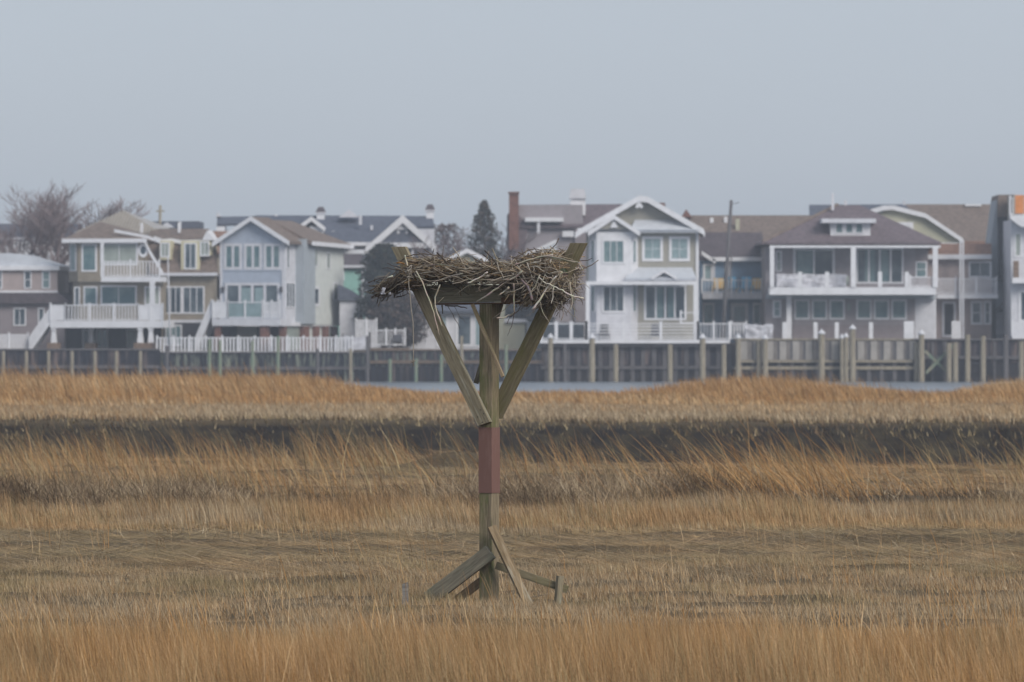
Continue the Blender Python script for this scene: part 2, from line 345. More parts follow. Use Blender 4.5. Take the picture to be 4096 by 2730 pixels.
def soil():
    m = bpy.data.materials.new('marsh_soil'); m.use_nodes = True; n, l = m.node_tree.nodes, m.node_tree.links
    p = n['Principled BSDF']; p.inputs['Roughness'].default_value = .9; p.inputs['Specular IOR Level'].default_value = .2
    tc = n.new('ShaderNodeTexCoord'); mp = n.new('ShaderNodeMapping'); mp.inputs['Scale'].default_value = (1, 1, 2); l.new(tc.outputs['Object'], mp.inputs[0])
    a = n.new('ShaderNodeTexNoise'); a.inputs['Scale'].default_value = 1.1; a.inputs['Detail'].default_value = 10; a.inputs['Roughness'].default_value = .7; l.new(mp.outputs[0], a.inputs[0])
    sx = n.new('ShaderNodeSeparateXYZ'); l.new(tc.outputs['Object'], sx.inputs[0])
    r = n.new('ShaderNodeMapRange'); r.inputs[1].default_value = -.16; r.inputs[2].default_value = -.02; l.new(sx.outputs['Z'], r.inputs[0])
    ad = n.new('ShaderNodeMath'); ad.operation = 'MULTIPLY_ADD'; ad.inputs[1].default_value = .5; ad.inputs[2].default_value = -.27; l.new(a.outputs['Fac'], ad.inputs[0])
    s2 = n.new('ShaderNodeMath'); s2.operation = 'ADD'; s2.use_clamp = True; l.new(r.outputs[0], s2.inputs[0]); l.new(ad.outputs[0], s2.inputs[1])
    mud = n.new('ShaderNodeMix'); mud.data_type = 'RGBA'; mud.inputs[6].default_value = (.016, .012, .009, 1); mud.inputs[7].default_value = (.046, .036, .020, 1)
    r2 = n.new('ShaderNodeMapRange'); r2.inputs[1].default_value = .45; r2.inputs[2].default_value = .62; l.new(a.outputs['Fac'], r2.inputs[0]); l.new(r2.outputs[0], mud.inputs[0])
    x = n.new('ShaderNodeMix'); x.data_type = 'RGBA'; l.new(s2.outputs[0], x.inputs[0]); l.new(mud.outputs[2], x.inputs[6]); x.inputs[7].default_value = (.09, .065, .035, 1)
    l.new(x.outputs[2], p.inputs['Base Color'])
    bp = n.new('ShaderNodeBump'); bp.inputs['Strength'].default_value = .9; bp.inputs['Distance'].default_value = .08; l.new(a.outputs['Fac'], bp.inputs['Height']); l.new(bp.outputs[0], p.inputs['Normal'])
    return m
tag(gridmesh('ground', XX, YY, ZZ, soil()), kind='structure')
def watermat():
    m = bpy.data.materials.new('bay_water'); m.use_nodes = True; n, l = m.node_tree.nodes, m.node_tree.links
    p = n['Principled BSDF']; p.inputs['Base Color'].default_value = (.17, .20, .23, 1); p.inputs['Roughness'].default_value = .3
    tc = n.new('ShaderNodeTexCoord'); mp = n.new('ShaderNodeMapping'); mp.inputs['Scale'].default_value = (1, .6, 1); l.new(tc.outputs['Object'], mp.inputs[0])
    a = n.new('ShaderNodeTexNoise'); a.inputs['Scale'].default_value = 1.3; a.inputs['Detail'].default_value = 5; l.new(mp.outputs[0], a.inputs[0])
    bp = n.new('ShaderNodeBump'); bp.inputs['Strength'].default_value = .5; bp.inputs['Distance'].default_value = .15; l.new(a.outputs['Fac'], bp.inputs['Height']); l.new(bp.outputs[0], p.inputs['Normal'])
    return m
tag(MB().add([(-300, 205, -1.22), (300, 205, -1.22), (300, 462.2, -1.22), (-300, 462.2, -1.22)], [(0, 1, 2, 3)]).build('water', watermat()), kind='structure')
tag(MB().add([(-120, 120, -1.38), (120, 120, -1.38), (120, 185, -1.38), (-120, 185, -1.38)], [(0, 1, 2, 3)]).build('creek_water', bpy.data.materials['bay_water']), kind='structure')

# ---------------- grasses ----------------
GM = attrmat('dry_grass')
def halfw(Y, pad=2.2): return 2048 * Y / F + pad + .02 * Y
PAL = dict(tan=[(.44, .28, .14), (.52, .35, .19), (.32, .20, .09), (.60, .42, .25), (.25, .15, .07)],
           orange=[(.48, .265, .10), (.56, .33, .14), (.38, .20, .075), (.62, .40, .19), (.27, .15, .06)],
           grey=[(.43, .34, .225), (.53, .42, .29), (.32, .245, .155), (.62, .52, .38), (.25, .19, .12)],
           olive=[(.35, .28, .155), (.43, .345, .20), (.24, .19, .10), (.53, .43, .26), (.16, .125, .07)],
           straw=[(.56, .39, .215), (.66, .48, .285), (.42, .28, .14), (.74, .56, .36), (.26, .17, .08)],
           wrack=[(.10, .07, .045), (.16, .11, .07), (.06, .045, .03), (.24, .17, .11), (.13, .09, .055)],
           reed=[(.36, .19, .075), (.44, .26, .11), (.25, .14, .06), (.30, .22, .11), (.50, .33, .16)])
def blades(name, label, n, Y0, Y1, h, w, lean=(-.25, 0), spread=.25, pals=('tan',), palscale=(4, 9), keep=None, hmod=None, K=3, jit=.35, curl=1.6, xr=None, group=None, seed=1, zoff=0, pad=2.2, base=0.0, sy=None, flat=9):
    g = np.random.default_rng(seed)
    m = int(n * 1.0); t = g.random(m)
    Y = Y0 + (Y1 - Y0) * t
    hw = halfw(Y, pad); X = (g.random(m) * 2 - 1) * hw if xr is None else xr[0] + g.random(m) * (xr[1] - xr[0])
    k = np.ones(m, bool)
    if keep is not None: k = keep(X, Y, g)
    X, Y = X[k], Y[k]; m = len(X)
    H = h * (1 + jit * (g.random(m) * 2 - 1))
    if hmod is not None: H = H * hmod(X, Y)
    Z = ground(X, Y) - .02 + zoff
    az = g.random(m) * np.pi; wv = np.stack([np.cos(az), np.sin(az) * .6, np.zeros(m)], -1) * (w * (.6 + .8 * g.random(m)))[:, None] / 2
    gust = (vnoise(X, Y, 1.5, seed + 50) - .5) * .5
    dx = (lean[0] * (1 + gust) + spread * g.normal(size=m)); dy = lean[1] + (spread if sy is None else sy) * g.normal(size=m)
    nrm = np.sqrt(1 + dx ** 2 + dy ** 2); rz = .35 + 1.3 * g.random(m)
    co = np.zeros((m, 2 * K + 1, 3))
    for j in range(K + 1):
        s = j / K; bend = s ** curl
        P = np.stack([X + dx * H / nrm * (base * s + (1 - base) * bend), Y + dy * H / nrm * bend, Z + np.minimum(H / nrm, H * flat * rz) * s], -1)
        if j < K: f = (1 - s * .75); co[:, 2 * j] = P - wv * f; co[:, 2 * j + 1] = P + wv * f
        else: co[:, 2 * K] = P
    nv = 2 * K + 1; b = (np.arange(m) * nv)[:, None]
    quads = np.concatenate([b + np.array([[2 * j, 2 * j + 1, 2 * j + 3, 2 * j + 2]]) for j in range(K - 1)], 0) if K > 1 else np.zeros((0, 4), int)
    tris = b + np.array([[2 * K - 2, 2 * K - 1, 2 * K]])
    idx = np.concatenate([quads.ravel(), tris.ravel()]); nq, nt = len(quads), len(tris)
    me = bpy.data.meshes.new(name); me.vertices.add(m * nv); me.vertices.foreach_set('co', co.ravel().astype(np.float32))
    me.loops.add(len(idx)); me.loops.foreach_set('vertex_index', idx.astype(np.int32)); me.polygons.add(nq + nt)
    me.polygons.foreach_set('loop_start', np.concatenate([np.arange(nq) * 4, nq * 4 + np.arange(nt) * 3]).astype(np.int32))
    me.polygons.foreach_set('loop_total', np.concatenate([np.full(nq, 4), np.full(nt, 3)]).astype(np.int32))
    me.update(calc_edges=True)
    pf = vnoise(X, Y, palscale[0], seed + 7) * .65 + vnoise(X, Y, palscale[1], seed + 8) * .35 + g.normal(size=m) * .09
    P_ = [np.array(PAL[p]) for p in pals]; ci = np.clip(((pf - .25) / .5 * len(P_)).astype(int), 0, len(P_) - 1)
    allp = np.stack(P_) * np.array([.90, .86, .80]); col = allp[ci, g.integers(0, 5, m)] * (.72 + .5 * g.random(m))[:, None] * (.80 + .42 * vnoise(X, Y, .55, seed + 9))[:, None]  # random blade and clump tones; their spread also stands in for shadows between blades
    ca = np.ones((m, nv, 4), np.float32); ca[:, :, :3] = col[:, None, :]
    at = me.color_attributes.new('Col', 'FLOAT_COLOR', 'POINT'); at.data.foreach_set('color', ca.ravel())
    me.materials.append(GM); o = bpy.data.objects.new(name, me); sc.collection.objects.link(o)
    return tag(o, label, 'grass', None, 'stuff')
def bandkeep(f): return f
N = 1.0
# foreground tall meadow grass, bottom of the picture
blades('meadow_grass', 'tall soft orange tan marsh grass along the bottom edge', 250000, 40.5, 54.5, .42, .0042, (-.16, 0), .15, ('tan', 'orange', 'tan', 'tan', 'olive', 'tan'), (.7, 1.8), seed=1,
       hmod=lambda X, Y: (.50 + .9 * vnoise(X, Y, .9, 61)) * (1 - .84 * sstep(46.5, 53, Y + 3.5 * (vnoise(X, Y * .5, 1.3, 95) - .5))), K=3)
blades('coarse_meadow_stems', 'coarse pale stems rising through the foreground grass', 9000, 41, 52, .50, .0085, (-.12, 0), .22, ('straw', 'orange', 'straw'), (.6, 1.5), seed=21, K=4,
       keep=lambda X, Y, g: vnoise(X, Y, .8, 77) + .2 * g.random(len(X)) > .5, hmod=lambda X, Y: .6 + .5 * vnoise(X, Y, .5, 78))
blades('pale_meadow_grass', 'short pale greyish grass around the foot of the nest platform', 270000, 52, 70, .115, .0048, (-.25, 0), .42, ('grey', 'grey', 'tan', 'grey', 'olive'), (1.0, 2.6), seed=2,
       hmod=lambda X, Y: .35 + 1.0 * vnoise(X, Y * .6, .8, 62), K=2)
blades('thin_grass_stems', 'thin upright orange stems scattered in the meadow', 6000, 44, 84, .40, .005, (-.2, 0), .2, ('orange', 'straw'), (2, 5), seed=3, K=4,
       keep=lambda X, Y, g: vnoise(X, Y, 1.5, 63) + .25 * g.random(len(X)) > .68)
# flattened straw behind the platform
blades('flattened_straw', 'matted flattened olive straw lying behind the platform', 190000, 67, 83.5, .55, .0075, (-4.0, 0), 4.5, ('olive', 'grey', 'olive', 'straw'), (.5, 2.4), seed=4, K=2, curl=1.0, sy=1.6, flat=.13,
       hmod=lambda X, Y: .5 + .9 * vnoise(X, Y, .5, 64))
blades('short_upright_grass', 'short upright tan grass strip behind the flattened straw', 90000, 81, 89, .30, .009, (-.2, 0), .16, ('tan', 'olive', 'tan', 'grey'), (1.2, 3), seed=5, K=2,
       hmod=lambda X, Y: .35 + .9 * sstep(81, 84, Y) * vnoise(X, Y, 1.0, 65), keep=lambda X, Y, g: vnoise(X, Y, 1.4, 80) + .3 * g.random(len(X)) > .25)
blades('wrack_grass', 'dark tangled dead grass clumps across the middle of the marsh', 60000, 88, 95, .40, .011, (-.8, 0), 1.1, ('wrack', 'wrack', 'wrack', 'grey'), (1.5, 5), seed=6, K=2,
       keep=lambda X, Y, g: vnoise(X, Y, 2.6, 66) + .45 * g.random(len(X)) > .45, hmod=lambda X, Y: .25 + 1.3 * vnoise(X, Y, 2.6, 66) * sstep(.3, .6, vnoise(X, Y, 2.6, 66)) + .4 * vnoise(X, Y, 1.0, 67))
blades('dark_mound_grass', 'ragged dark brown grass mounds on a low ridge in mid marsh', 22000, 88.2, 97, .42, .011, (-.7, 0), 1.0, ('wrack', 'wrack', 'grey'), (1, 3), seed=16, K=2,
       keep=lambda X, Y, g: g.random(len(X)) < np.exp(-(((X + 7.6) / 1.2) ** 2 + ((Y - 89.5) / 1.6) ** 2)) + .8 * np.exp(-(((X + 4.7) / .9) ** 2 + ((Y - 94.3) / 1.5) ** 2)) + .9 * np.exp(-(((X - 3.9) / 2.2) ** 2 + ((Y - 91.5) / 1.6) ** 2)) + .5 * np.exp(-(((X - 8) / 2.0) ** 2 + ((Y - 90) / 1.4) ** 2)))
blades('lying_straw', 'bright tan lying straw between the dark clumps and the creek', 220000, 93, 127, .75, .012, (-4.5, 0), 5.5, ('straw', 'straw', 'tan', 'straw', 'olive'), (1.2, 6), seed=7, K=2, curl=1.0, sy=1.8, flat=.10,
       keep=lambda X, Y, g: Y < near_edge(X) + .5, hmod=lambda X, Y: .5 + .9 * vnoise(X, Y, .7, 81))
blades('thin_upright_tufts', 'thin upright tan tufts standing in the lying straw', 16000, 94, 123, .34, .011, (-.4, 0), .25, ('tan', 'reed', 'olive'), (1.2, 6), seed=17, K=3,
       keep=lambda X, Y, g: (Y < near_edge(X)) & (vnoise(X, Y * .5, 1.8, 82) + .5 * sstep(-1, -5, X) + .2 * g.random(len(X)) > .78))
blades('creek_edge_grass', 'windblown grass on the near edge of the creek leaning left', 20000, 114, 128.5, .62, .010, (-.45, 0), .22, ('reed', 'tan', 'olive', 'reed'), (1.2, 4), seed=8, K=4, curl=1.8,
       keep=lambda X, Y, g: (Y < near_edge(X) + .5) & (Y > near_edge(X) - 7) & (vnoise(X, Y * .4, 1.2, 68) + .25 * sstep(0, -4, X) - .1 + .2 * g.random(len(X)) > .72), hmod=lambda X, Y: .35 + 1.0 * vnoise(X, Y, .8, 69))
blades('tall_reed_stems', 'tall reddish reed stems bent by wind right of the platform', 1500, 89, 98, 1.1, .012, (-1.0, 0), .34, ('reed', 'orange'), (1, 3), seed=9, K=6, curl=1.6, xr=(-.5, 8), base=.25,
       keep=lambda X, Y, g: g.random(len(X)) < np.exp(-((X - 3.9) / 1.7) ** 2), hmod=lambda X, Y: .5 + .8 * vnoise(X, Y, .5, 70))
blades('loose_reed_stems', 'loose single reed stems standing in front of the creek', 2200, 92, 124, .85, .014, (-.6, 0), .3, ('reed', 'olive'), (1, 3), seed=10, K=6, curl=1.9, base=.2,
       keep=lambda X, Y, g: vnoise(X, Y, 1.3, 71) > .45)
# far side of the creek
blades('bank_top_grass', 'short dull tan grass on the far bank top', int(110000 * N), 176, 210, .26, .030, (-.25, 0), .3, ('grey', 'tan', 'grey', 'straw'), (4, 14), seed=12, K=2, pad=4,
       keep=lambda X, Y, g: Y > bank_top(X) + .8 + 1.0 * (vnoise(X, X * 0, .8, 90) - .5))
blades('bank_rim_grass', 'darker olive grass overhanging the rim of the creek bank', 16000, 174, 181, .20, .03, (-.3, -.5), .4, ('olive', 'wrack', 'wrack', 'olive'), (2, 6), seed=33, K=2, pad=4,
       keep=lambda X, Y, g: (Y > bank_top(X) - 1.3 + 1.0 * vnoise(X, X * 0, 1.1, 91)) & (Y < bank_top(X) + 1.5))
blades('bank_face_grass', 'sparse dark grass tufts down the muddy creek bank', 1500, 174, 179, .14, .030, (-.2, 0), .5, ('wrack', 'olive', 'olive'), (2, 6), seed=13, K=2, pad=4,
       keep=lambda X, Y, g: (Y > bank_top(X) - 3.6) & (g.random(len(X)) < sstep(-3.6, 0, Y - bank_top(X)) + .08))
def farh(X, Y): return .20 + .22 * vnoise(X, Y, 7, 72) + .22 * vnoise(X, Y, 2.0, 73) + (.38 + .10 * vnoise(X, Y, 3, 75)) * bump(X) * sstep(215, 240, Y) 
blades('far_loose_stems', 'sparse taller stems above the far orange grass', 26000, 210, 260, 1.0, .026, (-.45, 0), .22, ('orange', 'reed', 'tan'), (5, 18), seed=18, K=4, pad=6, jit=.5,
       keep=lambda X, Y, g: (Y < marsh_edge(X) + 1) & (vnoise(X, Y, 1.6, 96) > .45), hmod=lambda X, Y: .35 + .7 * bump(X))
blades('far_tall_grass', 'tall orange marsh grass standing along the bay beyond the creek', 230000, 201, 264, .82, .040, (-.32, 0), .18, ('orange', 'tan', 'orange', 'straw'), (5, 18), seed=14, K=3, pad=6,
       keep=lambda X, Y, g: (Y < marsh_edge(X) + 1) & (Y > 201 + 8 * vnoise(X, X * 0, 6, 74)), hmod=farh)
# ---------------- nest platform ----------------
WO = wood('weathered_timber', (.31, .27, .19), (.20, .17, .115), (.15, .135, .07), .38, pale=(.42, .42, .36))
WG = wood('green_mossy_timber', (.25, .215, .14), (.155, .13, .08), (.14, .13, .055), .45)
WP = wood('pale_timber', (.42, .33, .22), (.29, .22, .14), (.18, .17, .08), .3)
WB = wood('grey_beam_timber', (.35, .33, .25), (.25, .23, .165), (.14, .135, .08), .3)
WR = wood('reddish_brown_timber', (.22, .13, .075), (.14, .08, .045))
M['sleeve'] = mat('maroon_enamelled_metal', (.165, .085, .068), .55, .1, 7, spec=.4, col2=(.21, .12, .098), stretch=(3, 3, .5), fac=(.5, .72))
Yp = 60.0
pl = House('nest_platform', 'weathered timber post with V shaped arms and a maroon sleeve carrying the stick nest', 'nest platform', 1957, 2425, Yp, 31)
S2 = .0695
def pboard(name, face, c0, c1, w, n0, n1, m, cut0=0, cut1=0, parent=None):
    """board in a face plane from c0 to c1 (px), w wide, grain along its own X; cut = slanted end"""
    a = Vector((face.s(c0[0]), face.z(c0[1], c0[0]))); b = Vector((face.s(c1[0]), face.z(c1[1], c1[0])))
    L = (b - a).length; d = (b - a) / L; mb = MB(); r = []
    for y, s in ((-w / 2, -1), (w / 2, 1)):
        r.append((0 - s * cut0 / 2, y)); r.append((L - s * cut1 / 2, y))
    q = [r[0], r[1], r[3], r[2]]
    bm_ = MB(); nseg = 1
    bm_.ext([(x, y, n0) for x, y in q], [(x, y, n1) for x, y in q])
    o = bm_.build(name, m, parent or pl.root)
    X = Vector(face.L(d.x, 0, d.y)) - Vector(face.L(0, 0, 0)); Nn = Vector(face.L(0, 1, 0)) - Vector(face.L(0, 0, 0)); Yv = Nn.cross(X)
    o.matrix_local = Matrix.Translation(Vector(face.L(a.x, 0, a.y))) @ Matrix((X, Yv, Nn)).transposed().to_4x4()
    be = o.modifiers.new('bevel', 'BEVEL'); be.width = .004; be.segments = 2
    return o
def pbar(name, p0, p1, w, t, m, roll=0, parent=None, root=None):
    """bar between two world points (px,py,Y)"""
    A, B = [Vector((WX(x, y_), y_, WZ(y, y_))) for x, y, y_ in (p0, p1)]
    L = (B - A).length; o = MB().box(0, L, -w / 2, w / 2, -t / 2, t / 2).build(name, m)
    X = (B - A).normalized(); Z = Vector((0, -1, 0)); Z = (Z - X * Z.dot(X)).normalized(); Y_ = Z.cross(X)
    mw = Matrix.Translation(A) @ Matrix((X, Y_, Z)).transposed().to_4x4() @ Matrix.Rotation(R(roll), 4, 'X')
    rt = root or pl.root
    inv = (Matrix.Translation(rt.location) @ rt.rotation_euler.to_matrix().to_4x4()).inverted()
    o.parent = parent or rt; o.matrix_local = inv @ mw
    be = o.modifiers.new('bevel', 'BEVEL'); be.width = .003; be.segments = 2
    return o
fL = pl.fr(-S2)
zt = fL.z(1216, 1940); zb = -.5
po = MB().box(0, zt - zb, -S2, S2, -S2, S2).build('post', wood('post_timber', (.33, .265, .175), (.20, .16, .105), (.10, .115, .04), .66), pl.root)
po.matrix_local = Matrix.Translation((0, 0, zb)) @ Matrix.Rotation(R(-90), 4, 'Y')
be = po.modifiers.new('bevel', 'BEVEL'); be.width = .007; be.segments = 2
zs0, zs1 = fL.z(1972, 1957), fL.z(1712, 1957)
sl = pl.box('metal_sleeve', -S2 - .005, S2 + .005, -S2 - .005, S2 + .005, zs0, zs1, 'sleeve')
be = sl.modifiers.new('bevel', 'BEVEL'); be.width = .004; be.segments = 2
for z in (zs0, zs1): pl.build('sleeve_rim', MB().box(-S2 - .0065, S2 + .0065, -S2 - .0065, S2 + .0065, z - .003, z + .003), 'sleeve', sl)
# arms
pboard('arm', fL, (1946, 1697), (1602, 988), .136, .002, .05, WO, cut0=-.03, cut1=-.075)
fB = pl.fr(S2 + .052)
pboard('arm', fB, (1985, 1665), (2322, 973), .145, 0, .05, WG, cut0=.02, cut1=.08)
fF = pl.fr(-.03)
pboard('beam', fF, (1702, 1181), (2010, 1177), .150, -.04, 0, WB)
pboard('beam', pl.fr(-.01), (2010, 1201), (2248, 1196), .05, -.04, .03, WR)
pboard('beam', pl.fr(.50), (1705, 1172), (2240, 1168), .14, -.04, 0, WB)
pboard('under_board', pl.fr(.02), (1735, 1217), (2195, 1212), .018, -.10, .05, WR)
def crossbeam(px, v0, v1, w, y0, y1, m):
    u = pl.fr(v0).s(px); z1, z0 = pl.fr(v0).z(y0, px), pl.fr(v0).z(y1, px)
    o = MB().box(0, v1 - v0, -w / 2, w / 2, -(z1 - z0) / 2, (z1 - z0) / 2).build('cross_beam', m, pl.root)
    o.matrix_local = Matrix.Translation((u, v0, (z0 + z1) / 2)) @ Matrix.Rotation(R(90), 4, 'Z')
crossbeam(2036, -.10, .62, .115, 1128, 1191, WG)
crossbeam(1760, -.029, .60, .05, 1128, 1160, WB)
pboard('slat', fL, (1903, 1218), (2026, 1508), .032, .05, .075, WP)
pbar('slat', (2004, 1216, 60.05), (1904, 1534, 60.12), .05, .035, WO)
# lower braces
pboard('brace', fL, (1978, 2208), (1728, 2398), .148, .051, .09, wood('green_board', (.28, .25, .18), (.18, .16, .12), (.15, .16, .11), .45, pale=(.30, .30, .25)), cut0=.02)
pbar('brace', (1966, 2108, 59.80), (2116, 2425, 59.55), .086, .045, wood('brown_worn_timber', (.30, .225, .14), (.20, .145, .085), (.13, .125, .045), .45, pale=(.38, .37, .31)), roll=-24)
pbar('brace', (1930, 2322, 60.12), (1812, 2412, 60.3), .085, .04, WP)
pbar('brace', (1985, 2262, 59.86), (2270, 2360, 59.72), .072, .04, WG)
pbar('stake', (2240, 2304, 59.66), (2226, 2465, 59.64), .058, .05, WO, roll=-30)
pbar('stake', (2119, 2322, 60.25), (2115, 2420, 60.25), .022, .02, WP)
pbar('stake', (1786, 2374, 59.9), (1790, 2440, 59.9), .035, .03, WG)
pbar('brace_stub', (2128, 2389, 59.9), (2192, 2377, 59.95), .012, .012, WP)
iron = mat('rusty_iron', (.03, .025, .022), .8)
for x, y in ((1934, 1640), (1946, 1655), (1922, 1668), (1940, 1690), (1757, 1318)):
    a, z = fL.s(x), fL.z(y, x); pl.build('nail', MB().tube([fL.L(a, .048, z), fL.L(a, .0525, z)], .006, 8), iron)
st = empty('wooden_stump', (WX(1622, 59.2), 59.2, 0), 0, 'small grey broken stump in the grass left of the platform', 'stump')
w_ = MB(); s_ = .034
zt_ = WZ(2328, 59.2)
w_.add([(-s_, -s_, -.2), (s_, -s_, -.2), (s_, s_, -.2), (-s_, s_, -.2), (-s_ * .9, -s_, zt_ - .02), (s_ * .6, -s_, zt_), (s_ * .8, s_, zt_ - .04), (-s_ * .8, s_, zt_ - .03)],
       [(0, 3, 2, 1), (4, 5, 6, 7), (0, 1, 5, 4), (1, 2, 6, 5), (2, 3, 7, 6), (3, 0, 4, 7)]).build('broken_post', wood('grey_stump_timber', (.25, .24, .22), (.16, .15, .14)), st)

# ---------------- nest ----------------
NM = attrmat('dead_sticks', .85, 0)
nest = House('bird_nest', 'large untidy stick nest spread across the top of the timber platform', 'nest', 1957, 1160, 60.0, 31)
def nbuild(name, mb, cols, parent=None, kind=None):
    o = mb.build(name, NM, parent or nest.root, smooth=True)
    me = o.data; at = me.color_attributes.new('Col', 'FLOAT_COLOR', 'POINT')
    c = np.ones((len(me.vertices), 4), np.float32); c[:, :3] = np.array(cols)[:len(me.vertices)]; at.data.foreach_set('color', c.ravel())
    if kind: o['kind'] = kind
    return o
TX = [1540, 1580, 1620, 1680, 1760, 1850, 1950, 2050, 2120, 2180, 2260, 2300, 2330]
TT = [1110, 1075, 1050, 1034, 1040, 1052, 1058, 1050, 1028, 1008, 1004, 1020, 1060]
BX = [1540, 1600, 1650, 1700, 1740, 2000, 2060, 2130, 2230, 2290, 2330]
BT = [1160, 1165, 1160, 1146, 1120, 1124, 1172, 1200, 1205, 1160, 1110]
top = lambda px: float(np.interp(px, TX, TT)); bot = lambda px: float(np.interp(px, BX, BT))
# inner matted body
cb = MB(); nu, nr = 46, 18; ring = []
for i in range(nu + 1):
    px = 1600 + (2272 - 1600) * i / nu; t_ = top(px) + 14; b_ = bot(px) - 6
    e = min(1, 1.3 * math.sin(math.pi * (i + .35) / (nu + .7)) ** .5); cy = (t_ + b_) / 2; rr = (b_ - t_) / 2 * e
    for k in range(nr):
        q = 2 * math.pi * k / nr; v = .12 + .34 * e * math.cos(q); y = cy - rr * math.sin(q) * (1 if math.sin(q) > 0 else 1)
        nz = noise.noise(Vector((i * .7, k * .9, 3))) * 10
        f = nest.fr(v); cb.v.append(f.L(f.s(px), nz * .0015, f.z(y + nz, px)))
for i in range(nu):
    for k in range(nr):
        k2 = (k + 1) % nr; cb.f.append((i * nr + k, i * nr + k2, (i + 1) * nr + k2, (i + 1) * nr + k))
cb.f.append(tuple(range(nr))); cb.f.append(tuple(nu * nr + k for k in range(nr))[::-1])
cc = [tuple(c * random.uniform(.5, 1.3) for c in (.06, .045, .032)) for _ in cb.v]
nbuild('matted_core', cb, cc)
STRAW = [(.46, .38, .28), (.42, .29, .16), (.52, .38, .22), (.34, .23, .13), (.47, .31, .15), (.27, .19, .12), (.36, .29, .20), (.19, .14, .10)]
STICK = [(.22, .18, .14), (.32, .27, .21), (.12, .095, .075), (.30, .26, .21), (.15, .11, .08), (.20, .17, .12)]
DARK = [(.07, .055, .045), (.10, .08, .065), (.13, .10, .08), (.17, .14, .11)]
FREE = [False]
def stick(mb, cols, c, yaw, pitch, L, r, pal, nseg=3, bend=.08, sides=4, dy=0):
    d = Vector((math.cos(yaw) * math.cos(pitch), math.sin(yaw) * math.cos(pitch), math.sin(pitch)))
    off = Vector((random.gauss(0, 1), random.gauss(0, 1), random.gauss(0, 1))) * bend * L
    pts = [c + d * L * (i / nseg - .5) + off * (1 - (2 * i / nseg - 1) ** 2) + Vector((random.gauss(0, 1), random.gauss(0, 1), random.gauss(0, 1))) * r * .9 for i in range(nseg + 1)]
    n0 = len(mb.v); mb.tube(pts, [r * (1 - .45 * i / nseg) for i in range(nseg + 1)], sides)
    col = random.choice(pal); k = random.uniform(.75, 1.25); cols += [tuple(x * k for x in col)] * (len(mb.v) - n0)
def npt(px, y, v):
    if px > 2235 and y < 1128 and not FREE[0]: v = max(v, .17)
    f = nest.fr(v); return Vector(f.L(f.s(px), 0, f.z(y, px)))
sm = MB(); sc_ = []
for i in range(2700):      # straw and thin twigs over the whole mass
    px = random.uniform(1630, 2300); t_, b_ = top(px), bot(px); s = random.random() ** 1.2
    y = t_ + 4 + (b_ - t_ - 8) * s; q = 1 - 2 * s; v = .12 - .40 * math.sqrt(max(0, 1 - (q * .8) ** 2)) * random.uniform(.82, 1.06) if random.random() < .72 else .12 + random.uniform(-.36, .36)
    right = px > 2060
    if random.random() < .78 and not (right and s > .45):
        stick(sm, sc_, npt(px, y, v), random.gauss(0, .5), random.gauss(-.04, .16), random.uniform(.08, .30), random.uniform(.0024, .0046), STRAW, 2, .04, 3)
    else:
        stick(sm, sc_, npt(px, y, v), random.gauss(0, .7), random.gauss(.1 if right else -.05, .30 if not right else .7), random.uniform(.08, .32), random.uniform(.0026, .0055), STICK if random.random() < .65 else DARK, 3, .08, 4)
for i in range(300):      # thicker sticks
    px = random.triangular(1640, 2300, 2180 if i % 2 else 1720); t_, b_ = top(px), bot(px); s = random.random()
    y = t_ + 6 + (b_ - t_ - 10) * s; v = .12 - .41 * math.sqrt(max(0, 1 - ((1 - 2 * s) * .75) ** 2)) * random.uniform(.85, 1.08)
    if random.random() < .3: v = random.uniform(-.1, .5)
    stick(sm, sc_, npt(px, y, v), random.gauss(0, .6), random.gauss(.08, .4), random.uniform(.18, .55), random.uniform(.004, .0075), STICK if random.random() < .7 else DARK, 5, .09, 5)
for i in range(360):      # drooping bundle at the left end
    t = random.random(); px = 1700 - 185 * t + random.gauss(0, 10); y = 1085 + 75 * t + random.gauss(0, 18 - 6 * t)
    stick(sm, sc_, npt(px, y, random.gauss(-.08, .10)), random.gauss(0, .5), random.gauss(.55, .35), random.uniform(.10, .30), random.uniform(.0025, .006), DARK if random.random() < .6 else STICK, 4, .1, 4)
for i in range(300):      # tangle hanging at the right
    px = random.triangular(2070, 2320, 2230); y = random.uniform(1110, 1225) - max(0, px - 2250) * .6
    stick(sm, sc_, npt(px, y, random.gauss(-.20, .08)), random.gauss(0, .6), random.gauss(-.3, 1.0), random.uniform(.10, .34), random.uniform(.002, .005), STICK if random.random() < .6 else DARK, 4, .12, 4)
PALE = [(.42, .37, .30), (.36, .31, .25), (.50, .46, .39), (.33, .25, .16)]
for i in range(115):      # pale weathered sticks lying on the outside
    right = random.random() < .6
    px = random.uniform(2050, 2290) if right else random.uniform(1650, 2050); t_, b_ = top(px), bot(px); s = random.random() ** .8
    y = t_ + 6 + (b_ - t_ - 8) * s; v = .12 - .46 * math.sqrt(max(0, 1 - ((1 - 2 * s) * .72) ** 2))
    stick(sm, sc_, npt(px, y, v), random.gauss(0, .4), random.gauss(.15, .75 if right else .28), random.uniform(.12, .42), random.uniform(.0032, .0062), PALE, 5, .10, 5)
for i in range(70):       # spikes above the rim
    px = random.uniform(1640, 2300); stick(sm, sc_, npt(px, top(px) - random.uniform(-4, 14), random.uniform(-.2, .3)), random.gauss(0, 1), random.gauss(.0, .8), random.uniform(.05, .15), .0022, STRAW + STICK, 2, .05, 3)
nbuild('woven_sticks', sm, sc_, kind='stuff')
